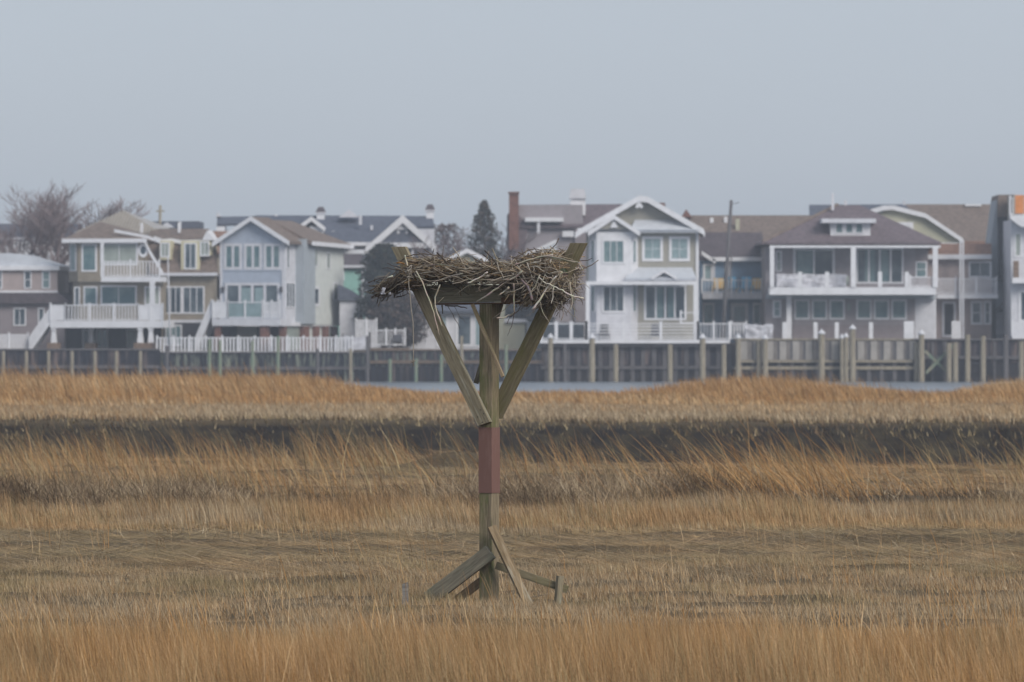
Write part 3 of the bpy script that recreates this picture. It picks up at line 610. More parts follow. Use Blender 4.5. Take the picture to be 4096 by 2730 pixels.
# individually readable branches traced from the picture: points (px, py), v depth, radius, colour
G1, G2, G3, G4, G5 = (.42, .375, .30), (.24, .21, .165), (.58, .54, .47), (.09, .07, .06), (.24, .17, .11)
BR = [([(2090, 1085), (2060, 1110), (2010, 1140), (1960, 1175), (1908, 1208)], -.36, (.012, .010), G1),
 ([(2300, 1050), (2215, 1030), (2170, 1030), (2110, 1045), (2060, 1065)], -.40, (.010, .006), G2),
 ([(2210, 1020), (2150, 1030), (2100, 1045), (2050, 1062)], -.43, (.011, .006), G1),
 ([(2312, 1050), (2240, 1040), (2190, 1030)], -.30, (.010, .007), G2),
 ([(2225, 1105), (2190, 1150), (2160, 1200), (2128, 1240)], -.44, (.007, .013), G3),
 ([(2085, 1120), (2110, 1145), (2122, 1170), (2128, 1202)], -.42, (.012, .016), (.17, .14, .135)),
 ([(2155, 1110), (2185, 1135), (2225, 1150), (2260, 1170), (2300, 1188), (2334, 1194)], -.45, (.006, .009), G3),
 ([(2280, 1130), (2285, 1175), (2290, 1210), (2282, 1243)], -.42, (.007, .005), G1),
 ([(2285, 1150), (2295, 1200), (2298, 1250), (2294, 1286)], -.40, (.005, .003), G2),
 ([(2247, 1205), (2252, 1240), (2252, 1265), (2244, 1283)], -.35, (.006, .004), G2),
 ([(2252, 1225), (2280, 1255), (2312, 1278)], -.35, (.005, .002), G2),
 ([(2158, 1205), (2168, 1240), (2182, 1268), (2196, 1290)], -.37, (.005, .002), G1),
 ([(2054, 1135), (2056, 1180), (2056, 1215), (2058, 1250)], -.40, (.011, .007), G2),
 ([(2058, 1250), (2040, 1262), (2015, 1272), (1988, 1274)], -.40, (.007, .011), G1),
 ([(2095, 1215), (2060, 1255), (2035, 1278), (2028, 1296)], -.38, (.006, .003), G4),
 ([(2080, 1205), (2040, 1218), (2005, 1248), (1969, 1278)], -.34, (.006, .003), G2),
 ([(2058, 1250), (2050, 1290), (2038, 1320), (2030, 1345)], -.41, (.005, .002), G4),
 ([(2035, 1150), (2020, 1165), (1995, 1183)], -.38, (.013, .007), G1),
 ([(2060, 1168), (2035, 1180), (2016, 1208)], -.40, (.006, .004), G5),
 ([(2035, 1118), (1990, 1122), (1940, 1120), (1890, 1122), (1850, 1105)], -.38, (.009, .006), G2),
 ([(1950, 1090), (1925, 1108), (1890, 1125), (1870, 1132)], -.42, (.010, .007), G3),
 ([(1905, 1120), (1880, 1140), (1815, 1184)], -.40, (.006, .003), G2),
 ([(1850, 1095), (1790, 1110), (1730, 1130)], -.41, (.007, .003), G1),
 ([(1664, 1085), (1690, 1130), (1715, 1195), (1735, 1250), (1757, 1342)], -.38, (.010, .006), G1),
 ([(1760, 1140), (1740, 1190), (1745, 1240), (1758, 1275), (1768, 1305)], -.37, (.008, .009), G1),
 ([(1745, 1215), (1775, 1190)], -.37, (.006, .003), G2),
 ([(1620, 1022), (1625, 1045), (1630, 1065)], -.36, (.010, .010), G1),
 ([(1727, 1042), (1732, 1010), (1736, 994)], -.2, (.006, .003), G4),
 ([(1968, 1082), (1967, 1035), (1973, 1022)], -.3, (.005, .002), G5),
 ([(1680, 1130), (1640, 1080), (1600, 1090), (1560, 1130), (1545, 1160)], -.30, (.009, .012), G4),
 ([(1700, 1110), (1650, 1110), (1590, 1140), (1540, 1180)], -.26, (.008, .004), G2),
 ([(1640, 1075), (1600, 1070), (1565, 1062), (1548, 1053)], -.25, (.006, .003), G4),
 ([(1610, 1085), (1580, 1080), (1550, 1072), (1530, 1075)], -.22, (.006, .003), G4),
 ([(1565, 1175), (1535, 1170), (1502, 1176)], -.25, (.006, .003), G2),
 ([(1570, 1105), (1545, 1118)], -.34, (.011, .008), G3),
 ([(1605, 1135), (1620, 1150), (1637, 1178)], -.3, (.007, .004), G4),
 ([(1680, 1205), (1665, 1230), (1653, 1262)], -.25, (.003, .002), G4),
 ([(1675, 1200), (1685, 1235), (1697, 1258)], -.25, (.003, .002), G4),
 ([(1768, 1222), (1770, 1255)], -.1, (.011, .006), G4),
 ([(1790, 1225), (1812, 1260), (1825, 1285), (1840, 1318)], -.1, (.004, .003), G4),
 ([(1815, 1225), (1840, 1270), (1870, 1295)], -.1, (.003, .0015), G4),
 ([(1780, 1222), (1830, 1224), (1868, 1234)], -.1, (.010, .006), G4),
 ([(2295, 1095), (2300, 1130), (2305, 1160), (2316, 1168)], -.3, (.007, .006), G2),
 ([(2200, 985), (2225, 1008), (2250, 1010)], -.2, (.006, .005), G2),
 ([(2213, 1000), (2210, 1020), (2200, 1055)], -.38, (.010, .011), G1),
 ([(2318, 1058), (2332, 1080)], -.1, (.008, .006), G1),
 ([(2308, 1070), (2330, 1082), (2334, 1092)], -.15, (.006, .004), G2),
 ([(1690, 1062), (1760, 1058), (1850, 1075), (1900, 1090)], -.43, (.006, .004), G2),
 ([(2130, 1130), (2110, 1170), (2090, 1200)], -.42, (.006, .005), G5),
 ([(2160, 1100), (2140, 1150), (2125, 1165)], -.41, (.008, .005), G1),
 ([(2250, 1090), (2215, 1120), (2180, 1100), (2170, 1130)], -.44, (.006, .005), G1),
 ([(2215, 1150), (2212, 1190), (2205, 1215)], -.43, (.006, .004), G3)]
FREE[0] = True
for pts, v, (r0, r1), col in BR:
    v -= .05
    P = [npt(x, y, v + .02 * math.sin(i * 1.7)) for i, (x, y) in enumerate(pts)]
    # smooth the polyline a little
    Q = [P[0]]
    for a, b in zip(P[:-1], P[1:]):
        Q += [a.lerp(b, .33) + Vector((random.gauss(0, .003), 0, random.gauss(0, .003))), a.lerp(b, .67) + Vector((random.gauss(0, .003), 0, random.gauss(0, .003))), b]
    mb = MB(); n_ = len(Q); mb.tube(Q, [(r0 + (r1 - r0) * i / (n_ - 1)) * .80 * random.uniform(.9, 1.12) for i in range(n_)], 7)
    nbuild('branch', mb, [tuple(c * random.uniform(.8, 1.15) for c in col) for _ in mb.v])
mb = MB(); P = [npt(x, y, -.40) for x, y in [(1636, 1090), (1635, 1140), (1640, 1180), (1645, 1240), (1652, 1290), (1653, 1340), (1654, 1400), (1653, 1466)]]
mb.tube(P, .0045, 6)
for k in range(14): stick(mb, [], P[-1] + Vector((0, 0, .055)) + Vector((random.gauss(0, .008), 0, random.gauss(0, .010))), random.random() * 3, random.gauss(0, .8), .03, .004, G1 and [G1])
for k in range(16): stick(mb, [], P[0] + Vector((random.gauss(0, .012), random.gauss(0, .012), random.gauss(0, .03))), random.random() * 3, random.gauss(0, .8), .06, .006, [G1])
nbuild('dangling_string', mb, [(.30, .27, .23)] * len(mb.v))
def scrap(name, px, y, v, pts, col):
    f = nest.fr(v); P = [f.L(f.s(px + a), 0, f.z(y + b, px + a)) for a, b in pts]; P = [(p[0], p[1] + random.uniform(-.01, .01), p[2]) for p in P]
    mb = MB().ext(P, [(p[0], p[1] + .004, p[2]) for p in P]); nbuild(name, mb, [col] * len(mb.v))
scrap('plastic_scrap', 1530, 1165, -.31, [(-10, 10), (2, -15), (12, -12), (8, 5), (14, 12), (-4, 14)], (.55, .55, .60))
scrap('plastic_scrap', 1555, 1172, -.31, [(-4, 2), (6, -4), (8, 6), (-2, 9)], (.55, .55, .60))
scrap('dry_leaf', 1600, 1052, -.36, [(-16, -2), (2, -4), (20, 2), (14, 8), (0, 2), (-10, 4)], (.42, .22, .08))
# ---------------- the far shore: bulkheads, houses, decks ----------------
YB = 462.5
def gable(h, f, pts, depth, over, th=.22, m='brown_roof', rake=.3, trim='white'):
    """gable roof over a face: pts = eave, apex, eave px points (top of the roof); prism running back depth metres"""
    P = [(f.s(x), f.z(y, x)) for x, y in pts]; mb = MB()
    for (a, z), (b, w) in zip(P[:-1], P[1:]):
        mb.hexa([f.L(a, -depth, z - th), f.L(b, -depth, w - th), f.L(b, over, w - th), f.L(a, over, z - th), f.L(a, -depth, z), f.L(b, -depth, w), f.L(b, over, w), f.L(a, over, z)])
    h.build('roof', mb, m)
    mb = MB()
    for (a, z), (b, w) in zip(P[:-1], P[1:]):
        mb.hexa([f.L(a, over + .002, z - rake), f.L(b, over + .002, w - rake), f.L(b, over + .06, w - rake), f.L(a, over + .06, z - rake), f.L(a, over + .002, z + .03), f.L(b, over + .002, w + .03), f.L(b, over + .06, w + .03), f.L(a, over + .06, z + .03)])
    h.build('rake_board', mb, trim)
# ===== low mauve house at the far left =====
h = House('bungalow', 'low mauve two storey house with pale curved roof at the left edge', 'house', 110, 1400, 471, 3)
f = h.front
f.box('wall', -60, 229, 1080, 1180, -7, 0, 'mauve_wall')
f.box('ground_floor_wall', -60, 262, 1206, 1400, -7, .25, 'dusk_wall')
f.box('fascia', -70, 240, 1064, 1082, -7.2, .35, 'white')
f.box('belt_board', -60, 231, 1163, 1172, 0, .05, 'white')
f.poly('roof', [(-70, 1064), (-40, 1018), (30, 1013), (90, 1018), (150, 1036), (238, 1064)], -6.8, .2, 'pale_metal')
f.poly('lower_roof', [(-60, 1172), (234, 1172), (262, 1190), (288, 1214), (-60, 1216)], -6, .75, 'dark_roof')
for x0, x1 in ((-8, 10), (96, 126), (168, 201)): f.win(x0, x1, 1084, 1156, 'glass' if x0 < 150 else 'teal', 1, 2)
h.fr(-.25).win(54, 104, 1232, 1304, 'glass', 2, 1); h.fr(-.25).win(152, 178, 1232, 1304, 'glass', 1, 1)
f2 = h.fr(-2.2)
# curved white garden fence in front
fc = House('garden_fence', 'rounded white picket fence before the mauve house at far left', 'fence', 55, 1402, 466)
fc.front.rail(-40, 112, 1338, 1402, 0, .16, 3, name='panel', bw=.11)
# ===== tan house with hip roofs, decks and gambrel wing =====
h = House('tan_house', 'tan house with brown hip and gambrel roofs and stacked white balconies', 'house', 400, 1400, 468, 10)
f = h.front
zt = f.z(957, 400); z2 = f.z(1128, 400)
def U(px, v=0): return h.fr(v).s(px)
# tower: chamfered left corner
uL, uA, uB, uR = U(276, 1.2), U(312), U(400), U(574)
foot = [(uL, 1.2), (uA, 0), (uR, 0), (uR, 9), (uL, 9)]
h.build('wall', MB().ext([(a, b, z2) for a, b in foot], [(a, b, zt) for a, b in foot]), 'tan_wall')
foot = [(U(290, 1.2) , 1.2), (U(318, .3), .3), (U(655, .3), .3), (U(655, .3), 9), (U(290, 1.2), 9)]
h.build('middle_wall', MB().ext([(a, b, f.z(1300, 400)) for a, b in foot], [(a, b, z2 - .002) for a, b in foot]), 'tan_wall')
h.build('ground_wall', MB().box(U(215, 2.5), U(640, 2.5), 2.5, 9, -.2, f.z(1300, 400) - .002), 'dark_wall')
za = f.z(885, 400); uM = U(398, 2.8)
h.hip('tower_roof', U(252, -.3), U(585, -.3), -.5, 7.0, f.z(958, 400), ((uM, 3.0, za), (uM + .1, 3.2, za)), 'brown_roof')
mb = MB(); a0, a1 = U(250, -.5), U(587, -.5); z0, z1 = f.z(972, 400), f.z(956, 400)
mb.box(a0, a1, -.56, -.5, z0, z1); mb.box(a0 - .05, a0, -.56, 7, z0, z1); h.build('fascia', mb, 'white')
# large metal hip roof behind
g = h.fr(4.5); zb_ = g.z(925, 450); uc = g.s(455)
h.hip('metal_roof', g.s(300), g.s(640), 4.5, 12.5, zb_ - .1, ((uc, 7.5, h.fr(7.5).z(843, 455)), (uc + .05, 7.6, h.fr(7.5).z(843, 455))), 'metal_roof')
mb = MB(); ap = Vector((uc, 7.5, h.fr(7.5).z(843, 455))); ea, eb = Vector((g.s(300), 4.5, zb_ - .1)), Vector((g.s(640), 4.5, zb_ - .1))
for i in range(1, 26):
    t = i / 26; p = ea.lerp(eb, t); tt = 1 - abs(p.x - ap.x) / (abs(ea.x - ap.x) if p.x < ap.x else abs(eb.x - ap.x))
    q = Vector((p.x, 4.5 + 3.0 * tt, zb_ - .1 + (ap.z - zb_ + .1) * tt)); mb.tube([p + Vector((0, -.01, .02)), q + Vector((0, -.01, .02))], .06, 4)
h.build('standing_seams', mb, 'tan_wall')
c1 = Face(h, uL, 1.2, uA - uL, -1.2)
c1.win(281, 306, 976, 1086, 'pale_teal', 1, 1)
f.win(326, 388, 976, 1088, 'teal', 1, 1, fr=.13)
f.win(402, 552, 972, 1062, 'blind', 2, 1, fr=.14)
c2 = h.fr(.3)
c2.win(297, 320, 1148, 1224, 'glass'); c2.win(334, 390, 1146, 1222, 'teal', 1, 1, fr=.12); c2.win(402, 548, 1142, 1222, 'teal', 2, 1, fr=.13)
c2.win(578, 642, 1146, 1222, 'blind', 2, 1, fr=.12)
ov = MB(); ctr = (f.s(573), f.z(1002, 573)); rg = []
for i in range(20):
    q = 2 * math.pi * i / 20; rg.append((math.cos(q), math.sin(q)))
wm = MB().ext([f.L(ctr[0] + .38 * a, -.01, ctr[1] + .52 * b) for a, b in rg], [f.L(ctr[0] + .38 * a, .07, ctr[1] + .52 * b) for a, b in rg])
ow = h.build('oval_window', wm, 'white')
h.build('pane', MB().ext([f.L(ctr[0] + .2 * a, .05, ctr[1] + .3 * b) for a, b in rg], [f.L(ctr[0] + .2 * a, .08, ctr[1] + .3 * b) for a, b in rg]), 'glass', ow)
# upper balcony
h.box('balcony', U(404, -2.4), U(638, -2.4), -2.4, -.01, h.fr(-2.4).z(1128, 520), h.fr(-2.4).z(1108, 520), 'white')
h.fr(-2.35).rail(406, 637, 1045, 1108, 0, .23, 3, bw=.08); 
Face(h, U(404, -2.4) + .05, 0, 0, 1)
b_ = h.fr(-2.3); b_.box('post', 404, 414, 972, 1108, -.1, .1, 'white')
# deck with stairs
fd = h.fr(-3.4)
h.box('deck', U(200, -3.4), U(652, -3.4), -3.4, .28, fd.z(1312, 420), fd.z(1284, 420), 'white')
fd2 = h.fr(-3.34)
fd2.rail(202, 262, 1220, 1284, 0, .1, 2, mid='solid'); fd2.rail(262, 552, 1220, 1284, 0, .23, 4, bw=.08); fd2.rail(552, 650, 1220, 1284, 0, .1, 3, mid='solid')
h.fr(-2.6).box('post', 600, 619, 1128, 1284, -.12, .12, 'white')
for x, w in ((216, 14), (366, 12), (562, 15), (604, 14)):
    v = -3.2 if x in (216, 562, 604) else -1.0; g = h.fr(v); a = g.s(x); zA, zB = g.z(1372, x), g.z(1314, x); wd = w / 55 / 2 * 1.1
    mb = MB().hexa([(a - wd * 1.5, v - wd, zA), (a + wd * 1.5, v - wd, zA), (a + wd * 1.5, v + wd, zA), (a - wd * 1.5, v + wd, zA), (a - wd * .8, v - wd * .8, zB), (a + wd * .8, v - wd * .8, zB), (a + wd * .8, v + wd * .8, zB), (a - wd * .8, v + wd * .8, zB)])
    mb.box(a - wd * 1.3, a + wd * 1.3, v - wd * 1.3, v + wd * 1.3, zB - .15, zB - .001)
    co_ = h.build('column', mb, 'white')
    h.build('brick_base', MB().box(a - .42, a + .42, v - .4, v + .4, -.05, zA - .002), 'tan_brick', co_)
h.fr(2.5).win(225, 262, 1318, 1392, 'pale_teal'); h.fr(2.5).win(330, 358, 1318, 1392, 'glass'); h.fr(2.5).win(385, 432, 1318, 1392, 'teal', 2); h.fr(2.5).win(505, 548, 1318, 1392, 'blind')
def stairs(h, px0, py0, px1, py1, v, wd, n=11):
    """flight from the top (px0,py0) down to (px1,py1), running sideways in front of the deck"""
    g = h.fr(v); a0, z0, a1, z1 = g.s(px0), g.z(py0, px0), g.s(px1), g.z(py1, px1)
    mb = MB()
    for i in range(n):
        t0, t1 = i / n, (i + 1) / n; aa, bb = a0 + (a1 - a0) * t0, a0 + (a1 - a0) * t1; z = z0 + (z1 - z0) * t1
        mb.box(min(aa, bb) - .02, max(aa, bb) + .02, v + .06, v + wd - .06, z - .05, z); mb.box(max(aa, bb) - .03, max(aa, bb), v + .07, v + wd - .07, z - .05, z + abs(z1 - z0) / n)
    st_ = h.build('stairs', mb, 'white2')
    for vv in (v, v + wd):
        mb = MB()
        mb.hexa([(a0, vv - .03, z0 - .25), (a1, vv - .03, z1 - .25), (a1, vv + .03, z1 - .25), (a0, vv + .03, z0 - .25), (a0, vv - .03, z0 + .05), (a1, vv - .03, z1 + .05), (a1, vv + .03, z1 + .05), (a0, vv + .03, z0 + .05)])
        mb.hexa([(a0, vv - .04, z0 + .88), (a1, vv - .04, z1 + .88), (a1, vv + .04, z1 + .88), (a0, vv + .04, z0 + .88), (a0, vv - .04, z0 + .98), (a1, vv - .04, z1 + .98), (a1, vv + .04, z1 + .98), (a0, vv + .04, z0 + .98)])
        k = 16
        for i in range(k + 1):
            t = i / k; a = a0 + (a1 - a0) * t; z = z0 + (z1 - z0) * t; w = .04 if i % k else .07
            mb.box(a - w, a + w, vv - .02, vv + .02, z, z + .9)
        h.build('handrail', mb, 'white', st_)
stairs(h, 200, 1284, 120, 1396, -3.3, 1.5)
# gambrel wing on the right
v3 = 1.2; g = h.fr(v3)
g.box('wing_wall', 645, 868, 1096, 1400, -7, 0, 'tan_wall')
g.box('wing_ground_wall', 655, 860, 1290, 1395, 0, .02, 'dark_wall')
def sl_(name, P, m, th=.2): # sloping slab from 4 px/py/v points
    Q = [Vector(h.fr(v).L(h.fr(v).s(x), 0, h.fr(v).z(y, x))) for x, y, v in P]; n_ = (Q[1] - Q[0]).cross(Q[3] - Q[0]).normalized() * th
    if n_.y < 0: n_ = -n_
    return h.build(name, MB().ext([tuple(q) for q in Q], [tuple(q + n_) for q in Q]), m)
sl_('mansard_slope', [(600, 1098, v3 - .5), (872, 1098, v3 - .5), (858, 952, v3 + 1.3), (574, 948, v3 + 1.3)], 'brown_roof')
sl_('upper_slope', [(588, 952, v3 + 1.1), (862, 956, v3 + 1.1), (835, 916, v3 + 4), (610, 916, v3 + 4)], 'brown_roof')
h.fr(v3 - .5).box('gutter', 640, 872, 1092, 1104, 0, .12, 'white2')
h.fr(-.12).strip('rake_board', [(576, 950), (600, 1000), (652, 1086)], .35, 0, .1, 'white')
h.fr(.1).strip('upper_fascia', [(458, 918), (588, 942), (640, 962)], .22, 0, .12, 'white')
h.fr(v3 + 1.1).strip('wing_fascia', [(620, 946), (652, 958), (690, 955), (728, 962), (852, 958)], .28, 0, .35, 'white')
def dormer(x0, x1, y0, y1, m, wx, cols=2):
    d = h.fr(v3 - .3); a = d.box('dormer', x0, x1, y0, y1, -2.2, 0, m); w = d.win(wx[0], wx[1], wx[2], wx[3], 'glass' if cols == 2 and x1 - x0 > 50 else 'blind', cols, 1 if cols == 2 else 2, fr=.1); return a
dormer(638, 682, 964, 1040, 'cream', (641, 679, 970, 1030), 2)
dormer(724, 798, 964, 1080, 'cream', (737, 787, 972, 1078), 2)
dormer(798, 842, 962, 1022, 'cream', (800, 838, 966, 1026), 2)
h.fr(v3 - .35).poly('dormer_gable', [(808, 962), (830, 922), (856, 962)], -1.6, .05, 'white')
g.win(658, 728, 1146, 1256, 'glass', 3, 1, fr=.1); g.win(730, 818, 1146, 1256, 'glass', 3, 1, fr=.1)
g.box('belt_board', 655, 864, 1280, 1292, 0, .06, 'white2')
g.win(662, 728, 1300, 1384, 'teal', 3, 1, fr=.1, n=.03)
for x in (567, 717): h.fr(3.8).box('vent_pipe', x - 5, x + 5, 892, 932, -.1, .1, 'white')
# slender light pole and leaning pole
def pole(name, label, cat, p0, p1, r0, r1, m, grp=None, extra=None):
    o = empty(name, (WX(p0[0], p0[2]), p0[2], WZ(p0[1], p0[2])), 0, label, cat, grp)
    A = Vector(o.location); B = Vector((WX(p1[0], p1[2]), p1[2], WZ(p1[1], p1[2])))
    MB().tube([(0, 0, 0), tuple((B - A) / 2), tuple(B - A)], [r0, (r0 + r1) / 2, r1], 8).build('shaft', M[m], o, True)
    return o, A, B
o, A, B = pole('flagpole', 'thin bare white flagpole in front of the gambrel wing', 'flagpole', (680, 1400, 463), (672, 1038, 463), .06, .04, 'white2')
MB().tube([tuple(B - A), tuple(B - A + Vector((0, 0, .12)))], .08, 8).build('finial', M['white2'], o)
o, A, B = pole('utility_pole', 'short leaning brown pole rising behind the tan house', 'pole', (634, 1300, 486), (641, 822, 486), .14, .10, 'pile')
MB().box(B.x - A.x - .3, B.x - A.x + .3, -.05, .05, B.z - A.z - .5, B.z - A.z - .38).build('crossarm', M['pile'], o)

# ===== blue grey gable house =====
h = House('blue_grey_house', 'blue grey gabled house on brick piers with pale green side wall', 'house', 1140, 1412, 466, 17)
f = h.front; u = lambda px, v=0: h.fr(v).s(px)
P = [(f.s(x), f.z(y, x)) for x, y in ((880, 1300), (1140, 1300), (1140, 960), (1012, 880), (880, 960))]
h.build('wall', MB().ext([f.L(a, 0, z) for a, z in P], [f.L(a, -3.3, z) for a, z in P]), 'blue_wall')
sd_ = h.side(0)
gable(h, f, [(858, 972), (1012, 868), (1166, 966)], 3.6, .5, rake=.32)
# second, taller and deeper roof stepped back, hipped at the rear
sD = lambda px: sd_.s(px)
v0, v1 = sD(1180), sD(1352)
uw = .45
h.box('side_wall', u(895, v0), uw, v0 + .9, v1, sd_.z(1300, 1250), sd_.z(962, 1250), 'side_wall')
h.box('chimney_chase', -1.2, uw + .25, v0, v0 + 2.6, sd_.z(1296, 1200), sd_.z(958, 1200), 'chase_wall')
zr = h.fr(3).z(880, 1060)
p = [(u(895, v0) - .3, 3.0, sd_.z(962, 1180)), (uw + .6, 3.0, sd_.z(966, 1180)), (uw + .6, v1 + .4, sd_.z(980, 1340)), (u(895, v0) - .3, v1 + .4, sd_.z(980, 1340)), (-2.3, 3.0, zr), (-2.3, v1 - 4.0, zr)]
lo = [(a, b, c - .2) for a, b, c in p[:4]]
h.solid('rear_roof', p + lo, [(0, 1, 4), (1, 2, 5, 4), (2, 3, 5), (3, 0, 4, 5), (6, 9, 8, 7), (0, 6, 7, 1), (1, 7, 8, 2), (2, 8, 9, 3), (3, 9, 6, 0)], 'brown_roof')
h.build('eave_board', MB().hexa([(uw + .6, 3.0, p[1][2] - .3), (uw + .68, 3.0, p[1][2] - .3), (uw + .68, v1 + .4, p[2][2] - .3), (uw + .6, v1 + .4, p[2][2] - .3), (uw + .6, 3.0, p[1][2]), (uw + .68, 3.0, p[1][2]), (uw + .68, v1 + .4, p[2][2]), (uw + .6, v1 + .4, p[2][2])]), 'white')
h.box('rear_porch_roof', -1, uw + 1.3, v1 - .2, v1 + 1.2, sd_.z(1016, 1345), sd_.z(1000, 1345), 'white')
h.box('white_side_wall', -.4, .04, .02, v0 - .001, sd_.z(1296, 1160), sd_.z(966, 1160), 'white2')
ww = h.side(.04)
ww.win(1145, 1156, 985, 1075, 'glass', 1); ww.win(1143, 1178, 1130, 1232, 'glass', 3, 1, bar=.12)
s2 = h.side(uw)
s2.win(1252, 1276, 1146, 1226, 'glass', 1, 1, fr=.2); s2.win(1332, 1350, 1130, 1205, 'blind', 1, 1, fr=.14); s2.win(1256, 1270, 990, 1068, 'blind', 1, 1); s2.win(1304, 1320, 1010, 1078, 'blind', 1, 1)
h.box('corner_board', uw - .06, uw + .06, v0 + 2.7, v0 + 3.0, sd_.z(1296, 1230), sd_.z(966, 1230), 'white')
for x0 in (896, 976, 1055): f.win(x0, x0 + 72, 975, 1080, 'teal', 2, 1, fr=.2, bar=.18, trim='white2')
f.each('belt_board', [(884, 1138, 1078, 1086), (884, 1138, 1126, 1136)], 0, .04, 'blue_wall')
f.each('corner_board', [(880, 890, 965, 1296), (1128, 1140, 965, 1296)], 0, .07, 'white2')
w = f.win(900, 1120, 1132, 1256, 'glass', 4, 1, fr=.2, bar=.2, trim='white2')
f.each('pane', [(966, 1004, 1152, 1246), (1020, 1052, 1152, 1246)], .025, .045, 'pale_teal', w)
for x in (893, 1127):
    f.box('wall_lamp', x - 4, x + 4, 1148, 1170, .07, .25, 'dark_plastic')
fd = h.fr(-2.6)
h.box('balcony', u(848, -2.6), u(1120, -2.6), -2.6, -.08, fd.z(1304, 980), fd.z(1276, 980), 'white2')
e = h.fr(-2.55)
e.rail(852, 912, 1208, 1275, 0, 0, 2, mid='solid'); e.rail(912, 1050, 1208, 1275, 0, 0, 3, bw=.01); e.rail(1052, 1120, 1208, 1275, 0, .15, 3, bw=.12)
h.build('glass_panel', e.mbbox(MB(), e.s(914), e.s(1050), e.z(1268, 980), e.z(1214, 980), -.01, .01), 'pale_teal')
h.side(u(1120, -2.6)).box('balcony_side', 1052, 1118, 1276, 1304, 0, .02, 'white') if False else None
h.box('beam', u(880, 0), .4, .0, v1, sd_.z(1304, 1200), sd_.z(1290, 1200) - .002, 'white')
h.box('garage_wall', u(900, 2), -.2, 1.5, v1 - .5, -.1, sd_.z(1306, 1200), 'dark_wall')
for i, (x0, x1) in enumerate(((858, 880), (1040, 1072), (1115, 1126))):
    g = h.fr(-2.4 if i < 2 else -.1); g.box('brick_pier', x0, x1, 1304, 1410, -.5, 0, 'brick')
for x0, x1 in ((1143, 1147), (1216, 1238), (1266, 1279), (1304, 1315), (1342, 1353)): s2.box('brick_pier', x0, x1, 1306, 1410, -.5, 0, 'brick')
s2.each('garage_door', [(1240, 1264, 1306, 1400), (1281, 1302, 1306, 1400), (1317, 1340, 1306, 1400)], -.45, -.3, 'side_wall')
s2.box('garage_panel', 1150, 1214, 1306, 1400, -.45, -.3, 'blind')
f.box('garage_panel', 925, 1005, 1306, 1400, -1.3, -1.2, 'taupe_wall'); 
stairs(h, 846, 1250, 782, 1400, -2.4, 1.4)
# deck fence along the bulkhead
fe = House('deck_fence', 'long white balustrade fence in front of the blue grey house', 'fence', 1000, 1412, 463.2)
fe.front.rail(628, 1410, 1350, 1412, 0, .25, 13, name='panel', bw=.12)
ps = House('white_screen', 'white cloth windbreak stretched above the bulkhead right of the fence', 'windbreak', 1420, 1405, 463.6)
ps.front.poly('cloth', [(1374, 1342), (1410, 1350), (1440, 1350), (1476, 1340), (1470, 1400), (1376, 1402)], 0, .03, 'cloth')
ps.front.box('post', 1368, 1374, 1335, 1410, -.04, .05, 'grey_pile'); ps.front.box('post', 1476, 1483, 1330, 1410, -.04, .05, 'grey_pile')

# ===== dark roofed long house behind =====
h = House('slate_roof_house', 'long white house under dark slate roof with gables and two roof turrets', 'house', 1300, 1395, 512, 0)
f = h.front
f.box('wall', 868, 1735, 975, 1395, -9, 0, 'white2')
sl2 = lambda P, m, name, th=.2: None
def slab(h, name, P, m, th=.2):
    Q = [Vector(h.fr(v).L(h.fr(v).s(x), 0, h.fr(v).z(y, x))) for x, y, v in P]; n_ = (Q[1] - Q[0]).cross(Q[3] - Q[0]).normalized() * th
    if n_.z > 0: n_ = -n_
    return h.build(name, MB().ext([tuple(q) for q in Q], [tuple(q + n_) for q in Q]), m)
slab(h, 'roof', [(1160, 975, -.6), (1500, 975, -.6), (1640, 864, 5), (1020, 862, 5)], 'grey_roof')
slab(h, 'roof', [(868, 895, 1.5), (1200, 895, 1.5), (1200, 862, 5), (868, 868, 5)], 'grey_roof')
slab(h, 'roof', [(1560, 905, 1.5), (1738, 905, 1.5), (1730, 866, 5), (1600, 864, 5)], 'grey_roof')
h.fr(1.6).box('upper_wall', 866, 900, 895, 990, -3, 0, 'white'); h.fr(1.6).box('upper_wall', 1640, 1738, 905, 990, -3, 0, 'white2')
f.box('fascia', 1160, 1510, 970, 984, .55, .7, 'white')
# right gable
G = h.fr(-1.6)
G.poly('gable_wall', [(1480, 982), (1611, 880), (1735, 982)], -3, 0, 'grey_roof')
gable(h, G, [(1462, 992), (1611, 862), (1748, 988)], 6, .35, .25, 'grey_roof', .62)
G.poly('gable_panel', [(1556, 920), (1611, 878), (1664, 920)], 0, .12, 'white2'); G.box('belt_board', 1488, 1738, 972, 992, 0, .3, 'white')
G.box('post', 1716, 1740, 990, 1100, -.3, 0, 'white'); G.box('porch_back', 1480, 1716, 994, 1100, -3, -1.2, 'dusk_wall')
G.each('porch_opening', [(1560, 1615, 998, 1045), (1664, 1708, 998, 1045)], -1.19, -1.15, 'glass'); G.box('post', 1645, 1656, 992, 1100, -.3, 0, 'white2')
G.each('frieze_block', [(x, x + 10, 925, 936) for x in (1555, 1588, 1622, 1655)], 0, .06, 'white2')
